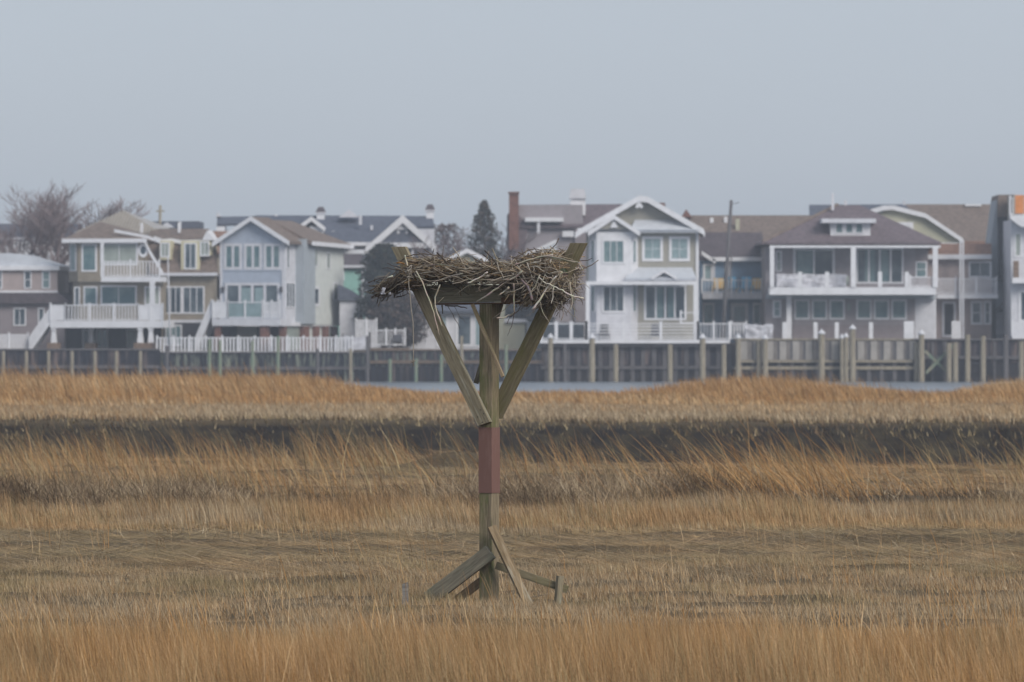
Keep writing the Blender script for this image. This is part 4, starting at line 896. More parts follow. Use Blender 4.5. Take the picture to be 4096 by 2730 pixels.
# small white dormer
D = h.fr(.4)
D.box('dormer', 1240, 1294, 905, 960, -3, 0, 'white'); gable(h, D, [(1192, 908), (1246, 868), (1300, 910)], 3.2, .3, .2, 'white2', .35); D.win(1230, 1262, 918, 958, 'teal', fr=.08, n=.01)
h.fr(3).poly('ridge_gable', [(1355, 870), (1397, 838), (1436, 870)], -1, 0, 'white2')
for x0, x1, yt in ((1262, 1303, 828), (1700, 1740, 818)):
    t = h.fr(4.2); xm = (x0 + x1) / 2
    t.box('turret', x0 + 5, x1 - 5, yt + 22, yt + 62, -1.2, 0, 'white'); t.box('turret_trim', x0, x1, yt + 22, yt + 28, -1.4, .1, 'white2')
    a0, a1, z0, z1 = t.q(x0, x1, yt, yt + 22); a, b = (a0 + a1) / 2, 4.2 + .6
    h.build('turret_roof', MB().hexa([(a0, 4.1, z0), (a1, 4.1, z0), (a1, 5.5, z0), (a0, 5.5, z0), (a - .2, 4.6, z1), (a + .2, 4.6, z1), (a + .2, 5.0, z1), (a - .2, 5.0, z1)]), 'dark_roof')
h.fr(5).each('roof_vent', [(1100, 1110, 858, 880), (1128, 1138, 866, 892)], 0, .2, 'white'); h.fr(2).each('roof_vent', [(1328, 1340, 925, 950), (1436, 1448, 862, 900), (1482, 1492, 902, 922)], 0, .25, 'white2')
h.fr(4).poly('corner_finial', [(862, 868), (872, 848), (884, 868)], -1, 0, 'white2')

# ===== houses far left behind trees =====
h = House('dark_roof_house', 'low house with long dark roof behind bare trees at the left edge', 'house', 150, 1395, 515)
h.fr(0).box('wall', -60, 330, 950, 1395, -8, 0, 'white2')
slab(h, 'roof', [(-70, 968, -.4), (340, 968, -.4), (330, 896, 4), (-70, 896, 4)], 'grey_roof')
h.front.rail(60, 300, 968, 1020, .6, .3, 6, bw=.12, name='balustrade'); h.front.win(0, 28, 985, 1022, 'glass')
h.fr(2.5).box('chimney', 150, 195, 848, 905, -.8, 0, 'tan_brick'); h.fr(2.4).box('chimney_pot', 156, 166, 862, 905, 0, .2, 'white')
h = House('flat_topped_house', 'dark flat topped roof seen above the tan house beside the leaning pole', 'house', 700, 1395, 520)
h.front.box('wall', 600, 800, 915, 1395, -7, 0, 'dark_wall'); h.front.box('roof', 595, 798, 886, 915, -7.3, .3, 'grey_roof'); h.front.poly('gable', [(640, 912), (668, 890), (700, 912)], 0, .6, 'white2'); h.front.box('vent_pipe', 716, 726, 888, 925, .3, .5, 'white')
h = House('rust_roof_house', 'rust brown roof showing between the tan and blue grey houses', 'house', 860, 1395, 505)
h.front.box('wall', 810, 960, 1000, 1395, -6, 0, 'tan_wall'); slab(h, 'roof', [(800, 1010, -.4), (970, 1010, -.4), (950, 925, 4), (820, 925, 4)], 'rust_roof'); h.front.win(840, 858, 1150, 1215, 'teal', fr=.12)

# ===== mint house and white shed =====
h = House('mint_house', 'mint green house with brown roof half hidden by the evergreen tree', 'house', 1400, 1400, 488)
f = h.front; f.box('wall', 1335, 1452, 1062, 1400, -7, 0, 'mint_wall'); slab(h, 'roof', [(1325, 1066, -.4), (1465, 1066, -.4), (1440, 1002, 4), (1330, 1000, 4)], 'dark_roof')
f.box('fascia', 1325, 1462, 1062, 1072, .3, .45, 'white2'); f.win(1340, 1378, 1082, 1124, 'glass', fr=.1, n=.01); f.box('corner_board', 1446, 1455, 1072, 1200, 0, .06, 'white'); f.win(1352, 1380, 1150, 1190, 'glass')
h = House('white_shed', 'small white outbuilding with dark sloping roof beside the mint house', 'shed', 1400, 1402, 474)
f = h.front; f.box('wall', 1358, 1428, 1200, 1402, -4, 0, 'white2'); f.poly('roof', [(1352, 1202), (1352, 1138), (1400, 1160), (1446, 1192), (1446, 1202)], -4.2, .3, 'grey_roof')
f.box('wing_wall', 1428, 1450, 1196, 1402, -3, -.4, 'white2'); f.win(1434, 1446, 1208, 1280, 'tan_wall', 1, 2, n=-.4)
fe = House('tall_garden_fence', 'tall white board fence right of the white outbuilding', 'fence', 1465, 1405, 470)
fe.front.rail(1425, 1506, 1280, 1400, 0, .16, 3, name='panel', bw=.12)
fe = House('patio_railing', 'low white patio railing between tall fence and olive cottage', 'fence', 1560, 1402, 468)
fe.front.rail(1506, 1620, 1320, 1384, 0, .16, 4, name='panel', bw=.05)
fe.front.box('brown_step', 1485, 1640, 1392, 1424, 3.0, 4.2, 'deckwood')
# patio furniture
def chairlike(name, label, cat, px, py, Y, m, w=.6, grp=None, hgt=1.0):
    o = empty(name, (WX(px, Y), Y, WZ(py, Y)), 0, label, cat, grp); s = w / 2
    MB().hexa([(-s * .8, .35, .25), (s * .8, .35, .25), (s * .8, .42, .25), (-s * .8, .42, .25), (-s * .75, .55, hgt), (s * .75, .55, hgt), (s * .75, .62, hgt), (-s * .75, .62, hgt)]).build('backrest', M[m], o)
    MB().hexa([(-s * .8, -.1, .36), (s * .8, -.1, .36), (s * .8, .42, .24), (-s * .8, .42, .24), (-s * .8, -.1, .41), (s * .8, -.1, .41), (s * .8, .42, .29), (-s * .8, .42, .29)]).build('seat', M[m], o)
    for sx in (-1, 1):
        MB().box(sx * s - .05, sx * s + .05, -.15, .55, .52, .56).build('armrest', M[m], o)
        MB().box(sx * s - .03, sx * s + .03, -.12, -.04, 0, .52).build('leg', M[m], o)
        MB().box(sx * s - .03, sx * s + .03, .40, .48, 0, .52).build('leg', M[m], o)
    return o
chairlike('patio_chair', 'dark patio chair on the brown step below the patio railing', 'chair', 1590, 1388, 466, 'dark_plastic', .9, hgt=.9)

# ===== olive cottage behind the platform =====
h = House('olive_cottage', 'pale olive cottage with white trimmed gable seen behind the nest platform', 'house', 1850, 1402, 476, -4)
f = h.front
f.poly('wall', [(1690, 1402), (1690, 1092), (1868, 1012), (2030, 1080), (2010, 1402)], -8, 0, 'olive_wall')
gable(h, f, [(1672, 1092), (1868, 996), (2050, 1090)], 8.3, .4, .2, 'grey_roof', .3)
h.fr(-1.5).box('porch_wall', 1700, 1965, 1238, 1400, -1.5, 0, 'white2')
slab(h, 'porch_roof', [(1660, 1244, -2.2), (1985, 1244, -2.2), (1975, 1205, -.02), (1690, 1205, -.02)], 'grey_roof')
p3 = h.fr(-1.5); p3.win(1745, 1792, 1258, 1388, 'pale_teal', 1, 1, fr=.16); p3.win(1822, 1892, 1256, 1388, 'glass', 1, 1, fr=.2); p3.win(1896, 1930, 1258, 1388, 'pale_teal', 1, 1, fr=.12)
h.fr(-1.6).poly('side_porch', [(1598, 1300), (1596, 1285), (1690, 1232), (1700, 1400), (1612, 1400)], -2.5, 0, 'white2')
h.fr(.5).box('annex_wall', 1985, 2100, 1286, 1400, -3, 0, 'olive_wall'); h.fr(.5).poly('annex_roof', [(1980, 1272), (2104, 1278), (2106, 1290), (1980, 1290)], -3.2, .3, 'white2')

# ===== large purple brown house behind right =====
h = House('purple_brown_house', 'large dusky purple shingled house with brick chimney and white chimney', 'house', 2200, 1395, 505)
f = h.front
f.poly('wall', [(2028, 1395), (2028, 880), (2072, 820), (2330, 820), (2345, 1395)], -9, 0, 'plum_wall')
slab(h, 'roof', [(2034, 905, -.5), (2680, 905, -.5), (2660, 816, 4.5), (2072, 820, 4.5)], 'mauve_roof')
f.poly('roof_shoulder', [(2028, 1100), (2028, 862), (2052, 830), (2110, 905), (2090, 1100)], 0, .3, 'mauve_roof')
h.fr(-.6).box('chimney', 2036, 2075, 770, 1000, -.5, .3, 'brick'); h.fr(-.95).box('chimney_cap', 2033, 2078, 768, 776, -.8, .1, 'brick')
f.box('window_frieze', 2100, 2254, 872, 888, 0, .9, 'white'); f.box('downpipe', 2148, 2160, 888, 935, .7, .8, 'white2')
h.fr(1).box('white_chimney', 2282, 2342, 795, 862, -1, 0, 'white'); h.fr(.9).poly('chimney_hood', [(2276, 795), (2284, 756), (2338, 756), (2346, 795)], -1.2, .1, 'white2')
h.fr(-.55).each('window', [(2250, 2295, 925, 948)], -.2, 0, 'white'); 
f.poly('side_gable', [(2095, 1060), (2105, 1016), (2226, 962), (2226, 1060)], 0, .8, 'pale_metal'); f.strip('side_rake', [(2096, 1020), (2226, 958)], .28, .8, .9, 'white')
f.box('dark_wing', 2300, 2345, 905, 1395, 0, .4, 'dusk_wall')
h.front.box('small_window', 2052, 2072, 940, 958, .31, .34, 'white')
h.fr(4).box('roof_vent', 2636, 2660, 812, 835, -.5, 0, 'brick')
fe = House('grey_board_screen', 'dark grey board screen at the foot of the purple brown house', 'fence', 2180, 1395, 480)
fe.front.box('panel', 2112, 2335, 1290, 1395, -.1, 0, 'chase_wall'); fe.front.box('post', 2108, 2113, 1284, 1395, -.12, .03, 'white2')

# ===== taupe and white house with big gable =====
h = House('taupe_gable_house', 'tall taupe house with big white trimmed gable and white bay window', 'house', 2555, 1372, 467)
f = h.front
f.poly('wall', [(2350, 1372), (2350, 925), (2555, 800), (2795, 925), (2795, 1372)], -9, 0, 'taupe_wall')
gable(h, f, [(2300, 932), (2330, 912), (2556, 785), (2590, 790), (2812, 918), (2818, 930)], 9.5, .9, .25, 'metal_roof', .42)
f.box('soffit', 2310, 2812, 914, 932, 0, .85, 'white'); slab(h, 'pent_roof', [(2520, 920, -1.0), (2800, 920, -1.0), (2700, 880, -.02), (2540, 880, -.02)], 'pale_metal')
f.poly('gable_ornament', [(2540, 830), (2556, 802), (2572, 830), (2562, 836), (2556, 826), (2550, 836)], .75, .88, 'white')
slab(h, 'pent_roof', [(2495, 918, -.95), (2520, 918, -.95), (2540, 880, -.02), (2495, 880, -.02)], 'pale_metal') if False else None
# bay
uu = lambda px, v=0: h.fr(v).s(px)
foot = [(uu(2354), 0), (uu(2386, -1.1), -1.1), (uu(2524, -1.1), -1.1), (uu(2552), 0)]
zb1, zb0 = f.z(930, 2450), f.z(1130, 2450)
h.build('bay', MB().ext([(a, b, zb0) for a, b in foot], [(a, b, zb1) for a, b in foot]), 'white')
h.build('lower_bay', MB().ext([(a, b, 0) for a, b in foot], [(a, b, zb0 - .003) for a, b in foot]), 'white2')
B1 = h.fr(-1.1)
gable(h, B1, [(2352, 930), (2456, 862), (2560, 930)], 1.6, .5, .2, 'pale_metal', .3)
B1.poly('gable_panel', [(2395, 918), (2456, 878), (2518, 918)], 0, .25, 'taupe_wall'); B1.poly('gable_ornament', [(2440, 912), (2456, 880), (2472, 912)], .25, .4, 'white')
B1.win(2408, 2500, 958, 1056, 'teal', 3, 1, fr=.14); B1.win(2408, 2500, 1142, 1252, 'glass', 3, 1, fr=.14)
cl = Face(h, uu(2354), 0, foot[1][0] - foot[0][0], -1.1); cr = Face(h, foot[2][0], -1.1, foot[3][0] - foot[2][0], 1.1)
for y0, y1 in ((960, 1054), (1142, 1250)):
    cl.win(2366, 2381, y0, y1, 'teal'); cr.win(2529, 2543, y0, y1, 'teal')
for x0 in (2568, 2676): f.win(x0, x0 + 84, 946, 1046, 'pale_teal', 2, 2, fr=.2, bar=.03)
slab(h, 'awning', [(2500, 1114, -1.8), (2785, 1114, -1.8), (2768, 1070, -.02), (2534, 1070, -.02)], 'pale_metal')
gable(h, h.fr(-1.7), [(2606, 1112), (2656, 1082), (2708, 1112)], 1.3, .15, .1, 'pale_metal', .16)
h.box('porch_beam', uu(2344, -2.4), uu(2788, -2.4), -2.4, -2.2, h.fr(-2.4).z(1140, 2560), h.fr(-2.4).z(1126, 2560), 'white')
h.box('porch_roof', uu(2344, -2.2), uu(2788, -2.2), -2.199, -.01 - 1.1, h.fr(-2.4).z(1134, 2560), h.fr(-2.4).z(1126, 2560) - .01, 'white2')
for x in (2351, 2782): h.fr(-2.3).box('post', x - 8, x + 8, 1140, 1372, -.12, .12, 'white')
f.win(2576, 2746, 1140, 1282, 'glass', 4, 1, fr=.16, bar=.14)
f.each('pale_pane', [(2622, 2652, 1150, 1274), (2672, 2702, 1150, 1274)], .025, .045, 'teal')
f.box('porch_side', 2748, 2776, 1140, 1290, -.1, .03, 'taupe_wall'); f.each('corner_board', [(2783, 2795, 932, 1372)], 0, .08, 'white')
f.box('base_wall', 2540, 2795, 1284, 1372, 0, .05, 'taupe_wall')
# deck with board rail
dk = House('timber_deck', 'long white railed deck on piles in front of the taupe gable house', 'deck', 2500, 1372, 463.5)
D_ = dk.front
dk.box('floor', D_.s(2160), D_.s(2920), -.1, 3.4, D_.z(1374, 2500), D_.z(1361, 2500), 'white')
Df = dk.fr(-.04)
Df.rail(2345, 2792, 1294, 1360, 0, 0, 4, mid='bars', bw=.2, pw=.2, name='railing'); Df.rail(2165, 2345, 1294, 1360, 0, 0, 4, pw=.24); Df.rail(2792, 2918, 1294, 1360, 0, .22, 3, pw=.16)
Df.rail(2724, 2792, 1250, 1296, -.4, 0, 2, pw=.14)
dk.box('joist', D_.s(2165), D_.s(2915), .2, .45, D_.z(1388, 2500), D_.z(1375, 2500), 'grey_pile')
for x in (2418, 2622):
    chairlike('patio_chair', 'dark patio chair before the white bay' if x < 2500 else 'dark patio chair before the sliding doors', 'chair', x, 1361, 465.3, 'dark_plastic', .75, 'patio chairs on the white deck', 1.15)

# ===== blue house with coloured chairs =====
h = House('deep_blue_house', 'deep blue house with balcony holding bright chairs behind the leaning pole', 'house', 2920, 1372, 476)
f = h.front
f.box('wall', 2805, 3046, 1040, 1372, -9, 0, 'deep_blue')
slab(h, 'roof', [(2790, 1034, -.5), (3056, 1034, -.5), (3050, 930, 3), (2800, 930, 3)], 'dark_roof')
f.box('gutter', 2850, 3052, 1030, 1046, .4, .6, 'white'); f.strip('side_rake', [(2806, 1004), (2832, 1022), (2862, 1040)], .3, .5, .6, 'white')
f.win(2812, 2852, 1056, 1125, 'pale_teal', 1, 1, fr=.16); f.each('white_trim', [(2850, 2860, 1046, 1130), (2898, 2926, 1046, 1130)], 0, .08, 'white2')
h.box('balcony', f.s(2808), f.s(3046), -1.8, -.01, h.fr(-1.8).z(1197, 2920), h.fr(-1.8).z(1174, 2920), 'white2')
h.fr(-1.74).rail(2808, 3046, 1120, 1174, 0, .24, 5, bw=.05)
for x0, x1, g_ in ((2810, 2858, 'teal'), (2922, 2994, 'pale_teal'), (3010, 3046, 'teal')): f.win(x0, x1, 1212, 1300, g_, 1, 1, fr=.28 if g_ == 'pale_teal' else .14)
for x, m, l in ((2876, 'yellow', 'yellow adirondack chair on the blue balcony left of the leaning pole'), (2926, 'sky_plastic', 'pale blue adirondack chair just right of the leaning pole'), (2987, 'sky_plastic', 'bright blue adirondack chair in the middle of the balcony'), (3030, 'yellow', 'yellow adirondack chair at the right end of the balcony')):
    chairlike('adirondack_chair', l, 'chair', x, 1174, 474.6, m, .95, 'bright chairs on the blue balcony', 1.25 if m == 'sky_plastic' else 1.12)
o = empty('side_table', (WX(2958, 474.9), 474.9, WZ(1174, 474.9)), 0, 'small low yellow table between the bright balcony chairs', 'table')
MB().box(-.28, .28, -.2, .2, .32, .37).build('table_top', M['yellow'], o)
for sx in (-1, 1):
    for sy in (-1, 1): MB().box(sx * .22 - .03, sx * .22 + .03, sy * .15 - .03, sy * .15 + .03, 0, .319).build('leg', M['yellow'], o)
h = House('long_brown_roof_house', 'long brown roofed house stretched behind the deep blue house', 'house', 3000, 1395, 510)
h.front.box('wall', 2700, 3300, 1015, 1395, -8, 0, 'dark_wall')
slab(h, 'roof', [(2700, 1022, -.4), (3320, 1022, -.4), (3300, 862, 6), (2740, 862, 6)], 'brown_roof')
h.fr(5).each('roof_vent', [(2840, 2854, 872, 900), (2896, 2910, 868, 892), (3076, 3090, 912, 942)], 0, .2, 'white'); h.fr(4).box('flue', 2942, 2958, 876, 928, 0, .4, 'olive_wall'); h.fr(4.8).poly('chimney', [(2725, 870), (2745, 838), (2768, 870)], -1, 0, 'brick')
o, A, B = pole('utility_pole', 'tall leaning grey utility pole in front of the deep blue house', 'utility pole', (2890, 1362, 464.9), (2925, 802, 466), .17, .11, 'grey_pile')
d = B - A
MB().tube([tuple(d * .97), tuple(d * .985 + Vector((.6, 0, 0)))], .03, 6).build('crossarm', M['grey_pile'], o)
mb = MB().tube([tuple(d * .62 + Vector((.28, .0, 0))), tuple(d * .30 + Vector((.28, 0, 0)))], .06, 6); mb.build('cable_conduit', M['grey_pile'], o)
# covered boat / furniture under white tarpaulin
o = empty('covered_furniture', (WX(3035, 465), 465, WZ(1358, 465)), 0, 'bulky deck furniture under white tarpaulin left of the grey house', 'covered furniture')
bm = bmesh.new(); bmesh.ops.create_cube(bm, size=1); bmesh.ops.subdivide_edges(bm, edges=bm.edges, cuts=7, use_grid_fill=True)
for v in bm.verts:
    n_ = noise.noise(v.co * 3.1) * .10; v.co = Vector((v.co.x * (2.05 + n_), v.co.y * 1.2, (v.co.z + .5) * (1.02 + .18 * noise.noise(Vector((v.co.x * 3, v.co.y * 3, 1)))))) + v.normal * n_
me = bpy.data.meshes.new('tarpaulin'); bm.to_mesh(me); bm.free(); me.materials.append(M['cloth']); t_ = bpy.data.objects.new('tarpaulin', me); sc.collection.objects.link(t_); t_.parent = o
MB().box(-.95, .95, -.5, .5, -.12, .0).build('base_frame', M['dark_plastic'], o)
o = empty('covered_sofa', (WX(3245, 466.8), 466.8, WZ(1149, 466.8)), 0, 'long sofa wrapped in pale grey cover on the upper porch of the plum house', 'covered sofa')
bm = bmesh.new(); bmesh.ops.create_cube(bm, size=1); bmesh.ops.subdivide_edges(bm, edges=bm.edges, cuts=9, use_grid_fill=True)
for v in bm.verts:
    n_ = noise.noise(v.co * 4.1) * .09; v.co = Vector((v.co.x * (5.1 + n_), v.co.y * .9, (v.co.z + .5) * (.92 + .14 * noise.noise(Vector((v.co.x * 5, 1, 1)))))) + v.normal * n_
me = bpy.data.meshes.new('cover'); bm.to_mesh(me); bm.free(); me.materials.append(M['cloth']); t_ = bpy.data.objects.new('cover', me); sc.collection.objects.link(t_); t_.parent = o
MB().tube([(2.35, 0, .45), (2.75, 0, .47)], .36, 10).build('bolster', M['blind'], o)
fe = House('side_railing', 'short white railing between the deck end and the covered furniture', 'fence', 2950, 1362, 466.5)
fe.front.rail(2925, 2985, 1292, 1358, 0, .2, 2, name='panel', bw=.12)

# ===== grey plum house with wide porch =====
h = House('plum_house', 'plum grey house with hip roof, small dormer and wide white upper porch', 'house', 3400, 1358, 468)
f = h.front
u = lambda px, v=0: h.fr(v).s(px)
f.box('wall', 3062, 3660, 985, 1358, -9, 0, 'plum_wall')
f.box('right_wall', 3660, 3740, 1178, 1358, -8, .0, 'white2'); f.box('upper_right_wall', 3660, 3712, 990, 1178, -8, 0, 'dusk_wall')
zE = f.z(972, 3400); zR = h.fr(4.5).z(822, 3380)
h.hip('roof', u(3040, -.4), u(3765, -2.6), -2.8, 10, zE, ((u(3350, 4.5), 4.5, zR), (u(3440, 4.5), 4.5, zR)), 'mauve_roof')
h.build('hip_cap', MB().tube([(u(3040, -.4) + .1, -2.7, zE + .03), (u(3350, 4.5), 4.5, zR + .03)], .14, 6), 'brown_roof')
pf = h.fr(-2.8)
h.box('porch_beam', u(3078, -2.8), u(3762, -2.8), -2.9, -2.65, pf.z(992, 3400), pf.z(974, 3400) - .16, 'white')
h.box('porch_floor', u(3078, -2.8), u(3745, -2.8), -2.85, -.01, pf.z(1180, 3400), pf.z(1150, 3400), 'white')
for x, w in ((3088, 13), (3413, 16), (3741, 16)): pf.box('post', x - w / 2 - 2, x + w / 2 + 2, 992, 1150, -.14, .14, 'white')
for x in (3200, 3308, 3520, 3627): pf.box('railing_post', x - 8, x + 8, 1088, 1150, -.12, .08, 'white')
pr = h.fr(-2.7); h.build('glass_panel', pr.mbbox(MB(), u(3100, -2.7), u(3630, -2.7), pr.z(1146, 3400), pr.z(1100, 3400), -.01, .01), 'plum_wall') if False else None
pr.rail(3640, 3736, 1108, 1150, 0, .14, 2)
f.win(3172, 3340, 992, 1148, 'glass', 2, 1, fr=.2, bar=.14); f.box('pale_pane', 3190, 3252, 1000, 1140, .025, .045, 'teal')
f.win(3102, 3128, 1004, 1088, 'blind', 1, 2, fr=.12)
f.win(3424, 3614, 992, 1136, 'glass', 4, 1, fr=.14, bar=.14); f.each('pale_pane', [(3460, 3500, 1000, 1128), (3514, 3554, 1000, 1128)], .025, .045, 'teal')
f.win(3662, 3708, 1046, 1112, 'teal', 1, 2, fr=.1)
f.box('soffit', 3064, 3740, 1181, 1196, 0, .6, 'chase_wall')
for x0 in (3176, 3246, 3316, 3424, 3494, 3564): f.win(x0, x0 + 64, 1198, 1280, 'teal', 1, 1, fr=.16)
f.win(3090, 3126, 1200, 1272, 'pale_teal', 1, 2, fr=.16); 
f.box('wall_lamp', 3388, 3402, 1218, 1242, 0, .15, 'blind')
for x in (3156,): h.fr(-1.2).box('post', x - 10, x + 10, 1181, 1358, -.1, .1, 'white')
Dd = h.fr(-1.5)
Dd.box('dormer', 3322, 3482, 892, 945, -4, 0, 'white'); Dd.box('dormer_roof', 3286, 3502, 876, 893, -4, .7, 'white2')
for x0 in (3340, 3380, 3420): Dd.win(x0, x0 + 34, 892, 936, 'teal', 1, 1, fr=.1)
h.fr(3).box('flue', 3326, 3336, 772, 842, -.1, .1, 'white2'); h.fr(3).box('roof_vent', 3262, 3284, 855, 872, -.2, .1, 'white'); h.fr(4.6).box('roof_vent', 3376, 3388, 802, 824, -.1, .1, 'white2')
for x in (3138, 3347, 3484, 3262): h.fr(-3.6).box('railing_post', x - 8, x + 8, 1290, 1356, -.08, .08, 'white')
h.fr(-3.6).box('corner_box', 3616, 3656, 1286, 1358, -.6, 0, 'white')
h.fr(-.01).box('lower_wall_panel', 3170, 3640, 1300, 1358, 0, .04, 'dusk_wall')  # thin grey mauve panel along the foot of the wall
h = House('olive_gable_house', 'house behind with curved olive gable above the plum house roof', 'house', 3700, 1395, 492)
f = h.front
f.poly('wall', [(3440, 870), (3560, 838), (3690, 862), (3845, 960), (3845, 1395), (3500, 1395)], -8, 0, 'olive_wall')
gable(h, f, [(3465, 846), (3530, 826), (3570, 824), (3700, 856), (3850, 956)], 8.3, .5, .2, 'metal_roof', .33)
f.box('window_trim', 3545, 3640, 890, 908, 0, 1.0, 'white'); f.box('window_side', 3622, 3652, 890, 935, 0, .5, 'white')
f.box('eave_board', 3640, 3830, 972, 988, .3, .6, 'white')
h = House('white_porch_house', 'mauve house with long white balcony left of the dark chimney', 'house', 3850, 1358, 472)
f = h.front
f.box('wall', 3712, 3966, 1030, 1358, -8, 0, 'mauve_wall')
slab(h, 'roof', [(3680, 1024, -.5), (3966, 1024, -.5), (3966, 975, 1.5), (3730, 975, 1.5)], 'rust_roof'); f.box('fascia', 3672, 3964, 1019, 1038, .4, .6, 'white')
h.box('balcony', f.s(3742), f.s(3985), -1.8, -.01, h.fr(-1.8).z(1195, 3850), h.fr(-1.8).z(1178, 3850), 'white')
h.fr(-1.74).rail(3742, 3985, 1114, 1178, 0, .15, 4, bw=.07)
h.box('ground_deck', f.s(3650), f.s(3858), -3.2, -.02, h.fr(-3.2).z(1368, 3750), h.fr(-3.2).z(1356, 3750), 'white')
for x in (3841, 3852): h.fr(-2.2).box('post', x - 3, x + 4, 960, 1356, -.08, .06, 'white')
h.fr(-2.0).box('post', 3728, 3744, 1182, 1356, -.1, .1, 'white')
f.win(3874, 3966, 1046, 1112, 'glass', 2, 1, fr=.14); f.win(3768, 3824, 1206, 1350, 'dark_wall', 1, 1, fr=.18); f.win(3882, 3930, 1204, 1300, 'glass', 1, 2, fr=.18); f.win(3934, 3966, 1204, 1300, 'glass', 1, 2, fr=.16)
h.fr(-3.0).box('newel_box', 3806, 3842, 1285, 1356, -.1, .3, 'white')
h = House('wide_brown_roof_house', 'wide brown roofed house rising behind the olive gable', 'house', 3800, 1395, 520)
h.front.box('wall', 3150, 3990, 1000, 1395, -8, 0, 'dark_wall')
slab(h, 'roof', [(3600, 1018, -.4), (4010, 1018, -.4), (3992, 818, 7), (3560, 818, 7)], 'brown_roof'); slab(h, 'roof', [(3240, 900, 3), (3700, 900, 3), (3620, 818, 6.9), (3236, 820, 6.9)], 'grey_roof')
h.fr(6.8).box('skylight', 3860, 3925, 818, 826, 0, .4, 'white'); h.fr(5).each('roof_vent', [(3902, 3914, 952, 992), (3612, 3622, 804, 822)], -.2, .2, 'white2')
h.fr(1).box('rust_patch', 3850, 3962, 966, 1012, .6, .9, 'rust_roof')
h = House('dark_chimney_house', 'blue grey house end with tall dark chimney stack near the right edge', 'house', 4010, 1395, 474)
f = h.front
f.poly('wall', [(3966, 1150), (3966, 960), (3988, 800), (4048, 800), (4048, 1395), (3984, 1395), (3984, 1150)], -6, -.3, 'chase_wall')
f.poly('roof', [(3990, 800), (3994, 780), (4060, 780), (4060, 800)], -6.5, .2, 'brown_roof'); f.poly('upper_chimney', [(3990, 800), (4048, 800), (4040, 868), (3990, 868)], -.3, .5, 'brown_roof')
f.poly('chimney', [(3990, 868), (4040, 868), (4042, 1128), (3966, 1130), (3994, 1112)], -.3, .45, 'dark_wall')
f.poly('door_hood', [(3980, 1246), (4010, 1214), (4044, 1246)], -.3, .6, 'dark_roof'); f.box('door', 3984, 4042, 1250, 1340, -.29, -.2, 'white2')
h = House('white_balcony_house', 'white house with stacked balconies cut by the right edge', 'house', 4090, 1372, 466)
f = h.front
f.box('wall', 4044, 4300, 880, 1372, -8, 0, 'white2')
f.box('upper_wall', 4060, 4300, 780, 880, -7, -1.5, 'taupe_wall')
f.rail(4036, 4300, 792, 862, 1.0, .2, 8, bw=.07); f.poly('balcony', [(4036, 862), (4300, 862), (4300, 900), (4082, 910), (4060, 895), (4036, 876)], -.01, 1.2, 'white')
f.rail(4066, 4300, 1064, 1112, 1.0, .16, 6, bw=.07); f.box('balcony', 4044, 4300, 1112, 1134, .0, 1.2, 'white'); f.box('brick_pier', 4050, 4070, 1045, 1112, .6, 1.15, 'tan_brick')
f.win(4056, 4088, 930, 1030, 'blind', 1, 1, fr=.14); f.win(4074, 4130, 1160, 1290, 'glass', 1, 1, fr=.2); f.rail(4044, 4300, 1290, 1345, 1.2, .16, 6, bw=.1); f.box('deck', 4044, 4300, 1345, 1360, .0, 1.4, 'white')
o = empty('beach_towel', (WX(4078, 464.9), 464.9, WZ(795, 464.9)), 0, 'orange towel hung over the top balcony at the right edge', 'towel')
MB().box(-.32, .32, -.06, -.03, -1.1, .25).build('hanging_front', M['orange'], o)
MB().box(-.32, .32, -.03, .12, .22, .25).build('fold', M['orange'], o)
# ---------------- bulkheads and pilings ----------------
def bulkhead(name, label, x0, x1, ytop, Y, m, rib, ribw, capm, n=None, hl=None):
    h = House(name, label, 'bulkhead', (x0 + x1) / 2, 1516, Y); f = h.front
    a0, a1, z0, z1 = f.q(x0, x1, ytop, 1516)
    mb = MB(); mb.box(a0, a1, 0, .25, -1.2, z1)
    h.build('sheeting', mb, m)
    h.build('wet_lower_sheeting', MB().box(a0, a1, -.06, -.002, -1.2, z1 * .42), 'black_timber')
    k = int((a1 - a0) / rib); mb = MB()
    for i in range(k):
        a = a0 + (i + .5) * (a1 - a0) / k; mb.box(a - ribw / 2, a + ribw / 2, -.12, -.001, -1.2, z1 - .1)
    o = h.build('ribs', mb, m if hl is None else hl)
    h.build('cap_board', MB().box(a0, a1, -.22, .45, z1, z1 + .12), capm)
    if n: h.build('waler', MB().box(a0, a1, -.26, -.121, z1 * n - .12, z1 * n + .12), capm)
    return h
M['sheet_dark'] = mat('dark_blue_grey_sheet', (.020, .021, .032), .8, .25, 1.6, stretch=(1.6, 1, .12), col2=(.15, .11, .10), fac=(.48, .62))
M['sheet_green'] = mat('green_stained_sheet', (.024, .028, .04), .8, .2, 2.2, stretch=(1.6, 1, .22), col2=(.22, .24, .19), fac=(.48, .62))
bulkhead('bulkhead', 'dark timber bulkhead under the mauve and tan houses', -260, 640, 1402, 463.0, 'sheet_dark', .55, .18, 'grey_pile', .42, 'sheet_dark')
bulkhead('bulkhead', 'green stained dark bulkhead under the white fence', 640, 1480, 1414, 463.3, 'sheet_green', .5, .2, 'grey_pile', .42, 'sheet_green')
bulkhead('bulkhead', 'dark bulkhead with brown stains below the olive cottage', 1480, 2165, 1404, 463.1, 'sheet_green', .48, .2, 'deckwood', .6, 'sheet_dark')
bulkhead('bulkhead', 'dark recessed bulkhead under the long white deck', 2165, 2938, 1380, 464.2, 'sheet_dark', .75, .3, 'grey_pile', .33, 'grey_pile')
h = bulkhead('bulkhead', 'pale corrugated bulkhead panels below the plum house', 2938, 3655, 1362, 463.0, 'sheet_dark', .9, .30, 'pile', .28, 'grey_pile')
f = h.front; mb = MB(); x = 2962
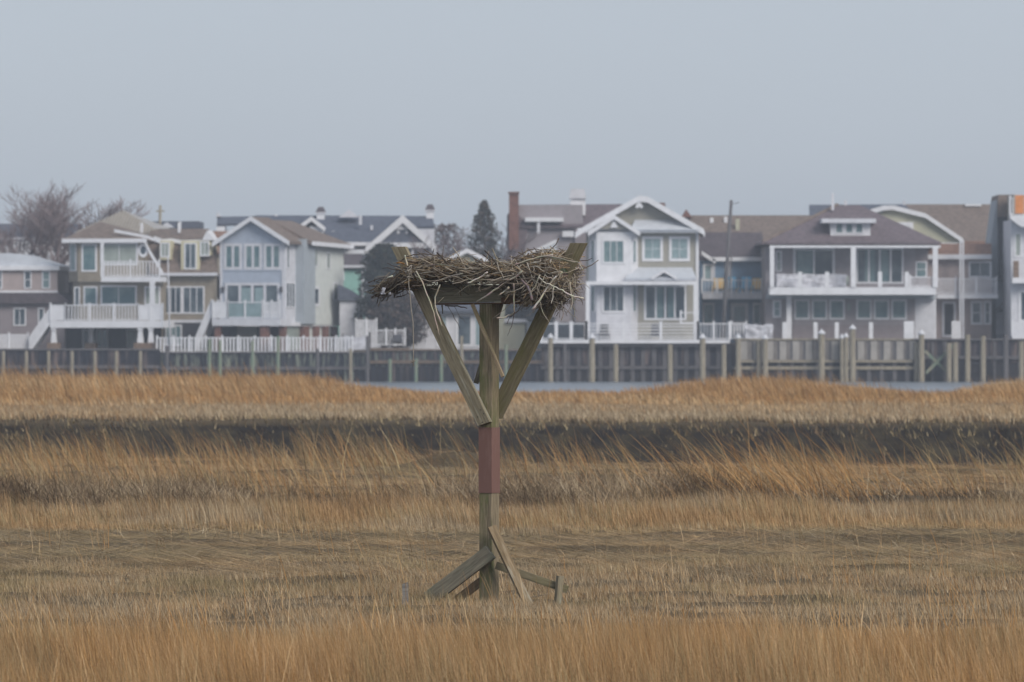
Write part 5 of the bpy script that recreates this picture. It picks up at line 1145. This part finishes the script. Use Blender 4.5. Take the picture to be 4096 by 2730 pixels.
while x < 3640:
    f.mbbox(mb, *f.q(x, x + 26, 1366, 1440), .122, .20); x += 52
h.build('raised_panels', mb, mat('pale_vinyl_panel', (.36, .335, .31), .7, .1, 1.5))
f.box('back_panel', 2945, 3650, 1364, 1442, .0, .118, mat('painted_shade_vinyl_panel', (.20, .18, .165), .7, .12, 1.5)); f.box('lower_cap', 2945, 3650, 1441, 1451, .12, .32, 'pile')  # back panel: same vinyl, with the recess shade put into a darker colour
bulkhead('bulkhead', 'dark bulkhead with open timber bays at the right edge', 3655, 4400, 1362, 464.6, 'sheet_dark', .9, .2, 'grey_pile', .55, 'grey_pile')
PG = 'pilings along the bulkhead'
def piling(px, ytop, Y, r, m, label, cap=False, lean=0):
    o = empty('piling', (WX(px, Y), Y, -2.2), 0, label, 'piling', PG); zt = WZ(ytop, Y) + 2.2
    MB().tube([(0, 0, 0), (lean * .5, 0, zt * .5), (lean, 0, zt)], [r * 1.08, r, r * .95], 10).build('shaft', M[m], o, False)
    if cap: MB().tube([(lean, 0, zt - .05), (lean, 0, zt + .04), (lean, 0, zt + .30)], [r * 1.2, r * 1.2, .02], 10).build('cap', M['cap'], o)
    return o
L = [(13, 1405, 'pile', 'pale piling at the left edge below the curved garden fence'), (105, 1405, 'pile', 'pale piling under the foot of the tan house stairs'), (194, 1405, 'pile', 'pale piling under the left corner of the tan house deck'),
 (288, 1405, 'pile', 'pale piling below the dark opening left of the middle column'), (379, 1405, 'pile', 'pale piling straight below the middle column of the tan house'), (465, 1405, 'pile', 'pale piling under the wide dark opening of the tan house'), (561, 1405, 'pile', 'pale piling below the pair of white tapered columns'),
 (668, 1385, 'grey_pile', 'dark piling at the foot of the white flagpole'), (838, 1358, 'green_pile', 'bright green piling below the blue grey house stairs'), (880, 1362, 'green_pile', 'green piling standing close right of the brightest green one'),
 (1010, 1365, 'green_pile', 'green piling before the middle of the blue grey house'), (1112, 1345, 'green_pile', 'tall mossy piling below the front corner of the blue grey house'), (1270, 1396, 'grey_pile', 'short dark piling under the right end of the white fence'),
 (1402, 1396, 'pile', 'pale piling under the middle of the white windbreak'), (1470, 1345, 'grey_pile', 'grey piling at the right end of the white windbreak'), (1560, 1436, 'green_pile', 'low green piling under the patio railing'), (1664, 1436, 'green_pile', 'low green piling seen beside the dangling nest string'),
 (1765, 1420, 'green_pile', 'green topped piling left of the V shaped arm'), (1846, 1345, 'pile', 'pale piling seen in the V just left of the nest post'), (2024, 1380, 'green_pile', 'green piling seen just right of the nest post')]
for px, yt, m, lb in L: piling(px, yt, 462.2, .13, m, lb)
piling(2202, 1350, 462.0, .2, 'pile', 'white capped piling under the left end of the long deck', True)
piling(2258, 1375, 462.4, .13, 'grey_pile', 'thin grey piling close right of the deck end piling')
for px, lb in ((2368, 'white capped piling below the left post of the taupe house porch'), (2810, 'white capped piling before the right post of the taupe house porch')): piling(px, 1352, 462.0, .23, 'pile', lb, True)
for px, lb in ((2463, 'plain piling under the deck below the bay window'), (2680, 'plain piling under the deck below the sliding doors'), (2895, 'plain piling under the foot of the leaning utility pole')): piling(px, 1378, 462.3, .2, 'pile', lb)
for px, yt, r, lb in ((2953, 1352, .2, 'white capped piling at the left end of the pale panels'), (3061, 1354, .2, 'white capped piling right below the tarpaulin cover'), (3286, 1334, .24, 'tall white capped piling alone before the middle of the plum house'),
                      (3367, 1352, .14, 'thin white capped piling, left one of the close pair'), (3384, 1347, .17, 'white capped piling, right one of the close pair'), (3410, 1315, .23, 'tallest white capped piling beside the close pair'), (3686, 1336, .22, 'white capped piling at the left of the X braced dock')):
    piling(px, yt, 462.0, r, 'pile', lb, True)
piling(3036, 1362, 462.5, .2, 'pile', 'plain pale piling left of the capped piling below the tarpaulin')
for px, yt, m, lb in ((3667, 1370, 'pile', 'plain piling tucked behind the X braced dock piling'), (3795, 1372, 'pile', 'thin piling inside the X braced dock opening'), (3821, 1370, 'pile', 'plain piling at the right of the X braced dock'), (3870, 1340, 'pile', 'plain pale piling right of the X braced dock'),
                      (3932, 1345, 'pile', 'plain pale piling below the windows of the white balcony'), (4023, 1340, 'grey_pile', 'grey piling below the dark chimney house'), (4085, 1366, 'pile', 'plain pale piling at the right edge')): piling(px, yt, 462.6, .2, m, lb)
xb = House('cross_bracing', 'green stained X bracing between dock pilings near the right edge', 'bracing', 3760, 1500, 463.4)
f = xb.front
f.poly('brace', [(3695, 1408), (3703, 1400), (3800, 1492), (3792, 1500)], 0, .06, 'green_pile'); f.poly('brace', [(3700, 1488), (3810, 1376), (3820, 1384), (3708, 1498)], .08, .14, 'green_pile')

# ---------------- trees ----------------
M['bark'] = mat('grey_brown_bark', (.15, .11, .105), .9, .15, 6)
M['twig'] = mat('mauve_brown_twigs', (.26, .20, .20), .9, .12, 3)
def bare_tree(name, label, px, ybase, Y, ytop, spread, seed, levels=5, r0=.2, lean=0, grp=None, fork=.28, wide=1.0):
    rnd = random.Random(seed); o = empty(name, (WX(px, Y), Y, WZ(ybase, Y)), 0, label, 'tree', grp)
    Hh = (ybase - ytop) * Y / F; tr_ = MB(); cr = MB()
    def grow(p, d, L, r, lv):
        n = 4; pts = [p]; q = p.copy(); dd = d.copy()
        for i in range(n):
            dd = (dd + Vector((rnd.gauss(0, .10), rnd.gauss(0, .10), rnd.gauss(.05, .05)))).normalized(); q = q + dd * L / n; pts.append(q.copy())
        (tr_ if lv <= 1 else cr).tube(pts, [r * (1 - .5 * i / n) for i in range(n + 1)], 6 if lv < 3 else 3, caps=False)
        if lv >= levels: return
        for k in range(3 if lv < 2 else rnd.choice((3, 4, 4))):
            t = .35 + .65 * (k + rnd.random()) / 4 if k else 1.0; b = pts[min(n, int(t * n))]
            ang = rnd.gauss(0, 1) * spread + (spread * .9 if rnd.random() < .5 else -spread * .9) * (k > 0); az = rnd.random() * 6.28
            nd = (dd + Vector((math.cos(az) * abs(ang), math.sin(az) * abs(ang), rnd.gauss(.12, .1)))).normalized()
            grow(b, nd, L * rnd.uniform(.62, .82), max(.012, r * rnd.uniform(.42, .6)), lv + 1)
    grow(Vector((0, 0, 0)), Vector((lean, 0, 1)).normalized(), Hh * fork, r0, 0)
    tr_.build('trunk', M['bark'], o); cr.build('crown', M['twig'], o)
    k = Hh / max(v[2] for v in cr.v); o.scale = (k * wide, k * wide, k)
    return o
bare_tree('bare_tree', 'leafless tree with thick forked trunk at the left edge', 40, 1330, 484, 712, .42, 4, 6, .26, .02, wide=1.5)
bare_tree('bare_tree', 'leafless tree with mauve twigs beside the brick chimney at left', 170, 1320, 487, 722, .42, 9, 6, .24, .05, wide=1.4)
bare_tree('bare_tree', 'leafless tree arching over the tan house hip roof', 255, 1320, 484, 730, .5, 17, 6, .18, .06, wide=1.8)
bare_tree('bare_shrub', 'low bare reddish bush below the leafless trees beside the tan house', 235, 1330, 482, 1000, .6, 21, 5, .1)
bare_tree('bare_shrub', 'bare brown tree left of the dark conifer', 1800, 1395, 506, 890, .5, 22, 6, .2, wide=1.5)
bare_tree('bare_shrub', 'bare grey tree filling the gap right of the dark conifer', 2010, 1395, 512, 870, .5, 23, 6, .2, wide=1.5)
def leafy(name, label, px, ybase, Y, ytop, wpx, cols, seed, cone=True, nleaf=5200, ls=.22, cat='tree', ystart=None):
    g = np.random.default_rng(seed); o = empty(name, (WX(px, Y), Y, WZ(ybase, Y)), 0, label, cat)
    Hh = (ybase - ytop) * Y / F; W = wpx * Y / F / 2; rnd = random.Random(seed)
    tr_ = MB(); tr_.tube([(0, 0, 0), (.05, 0, Hh * .5), (0, 0, Hh * .93)], [.2, .12, .03], 7)
    n = nleaf; t = g.random(n) ** (1.25 if cone else .8); az = g.random(n) * 6.283
    prof = (1 - t) ** .85 + .04 if cone else np.sqrt(np.clip(1 - (2 * t - .75) ** 2 * .62, .03, 1))
    lump = vnoise(az * 2.2 + 3 * np.sin(t * 9), t * (22 if cone else 9), 1.0, seed); fine = vnoise(az * 7, t * 40, 1.0, seed + 1)
    edge = W * prof * (.15 + .95 * lump + .65 * fine); rr = edge * (.25 + .75 * g.random(n) ** .45)
    P = np.stack([np.cos(az) * rr, np.sin(az) * rr, Hh * (.03 + .97 * t) + (.25 * rr if not cone else -.18 * rr)], -1) + g.normal(size=(n, 3)) * .08
    for q in range(26): zz = Hh * (.1 + .85 * q / 26); aa = rnd.random() * 6.28; w_ = W * (1 - q / 26) * .7 if cone else W * .7; tr_.tube([(0, 0, zz), (math.cos(aa) * w_, math.sin(aa) * w_, zz + (.2 if cone else 1.2))], [.05, .015], 4, caps=False)
    tr_.build('trunk', M['bark'], o); P[:, 2] = np.maximum(P[:, 2], .05)
    a = g.normal(size=(n, 3)); a /= np.linalg.norm(a, axis=1)[:, None]; b = np.cross(a, g.normal(size=(n, 3))); b /= np.linalg.norm(b, axis=1)[:, None]; s = ls * (.5 + g.random(n))[:, None]
    V = np.stack([P - a * s, P + b * s * .35, P + a * s, P - b * s * .35], 1).reshape(-1, 3)
    me = bpy.data.meshes.new('crown'); me.from_pydata(V.tolist(), [], [(4 * i, 4 * i + 1, 4 * i + 2, 4 * i + 3) for i in range(n)]); me.update()
    col = np.array(cols)[g.integers(0, len(cols), n)] * (.7 + .6 * g.random(n))[:, None]; ca = np.ones((n * 4, 4), np.float32); ca[:, :3] = np.repeat(col, 4, 0)
    at = me.color_attributes.new('Col', 'FLOAT_COLOR', 'POINT'); at.data.foreach_set('color', ca.ravel()); me.materials.append(GM)
    c = bpy.data.objects.new('crown', me); sc.collection.objects.link(c); c.parent = o; return o
leafy('conifer', 'dark pointed conifer standing behind the nest between the houses', 1937, 1395, 500, 806, 340, [(.07, .068, .055), (.10, .085, .07), (.055, .06, .05), (.12, .09, .075)], 31, True, 8000, .15)
leafy('evergreen_tree', 'dense blue green evergreen left of the nest', 1535, 1395, 474, 985, 190, [(.045, .06, .05), (.065, .075, .06), (.03, .04, .035), (.07, .06, .05)], 32, False, 13000, .15)
leafy('brown_bush', 'dark brown hedge bush under the blue green evergreen', 1590, 1402, 472, 1180, 230, [(.09, .07, .06), (.06, .055, .05), (.11, .08, .07)], 33, False, 8000, .18, 'bush')
leafy('brown_bush', 'brown leafless looking bush far behind between gable and conifer', 1790, 1395, 515, 905, 250, [(.17, .13, .12), (.13, .10, .10)], 34, False, 5000, .13, 'bush')
leafy('brown_bush', 'dark bush behind the annex right of the nest post', 2110, 1395, 486, 1130, 190, [(.06, .06, .06), (.08, .075, .07)], 36, False, 6000, .18, 'bush')
leafy('brown_bush', 'mauve brown bush behind the low mauve house', 250, 1395, 480, 1085, 170, [(.16, .13, .125), (.22, .18, .17)], 35, False, 5000, .16, 'bush')
# ---------------- air ----------------
hm = bpy.data.materials.new('sea_haze'); hm.use_nodes = True; hn = hm.node_tree.nodes; hn.remove(hn['Principled BSDF'])
pv = hn.new('ShaderNodeVolumePrincipled'); pv.inputs['Color'].default_value = (.80, .87, .97, 1); pv.inputs['Density'].default_value = 0.0005
pv.inputs['Anisotropy'].default_value = .2
hm.node_tree.links.new(pv.outputs[0], hn['Material Output'].inputs['Volume'])
hz = MB().box(-3100, 3100, -70, 2600, -4, 22).build('haze', hm); tag(hz, kind='stuff')
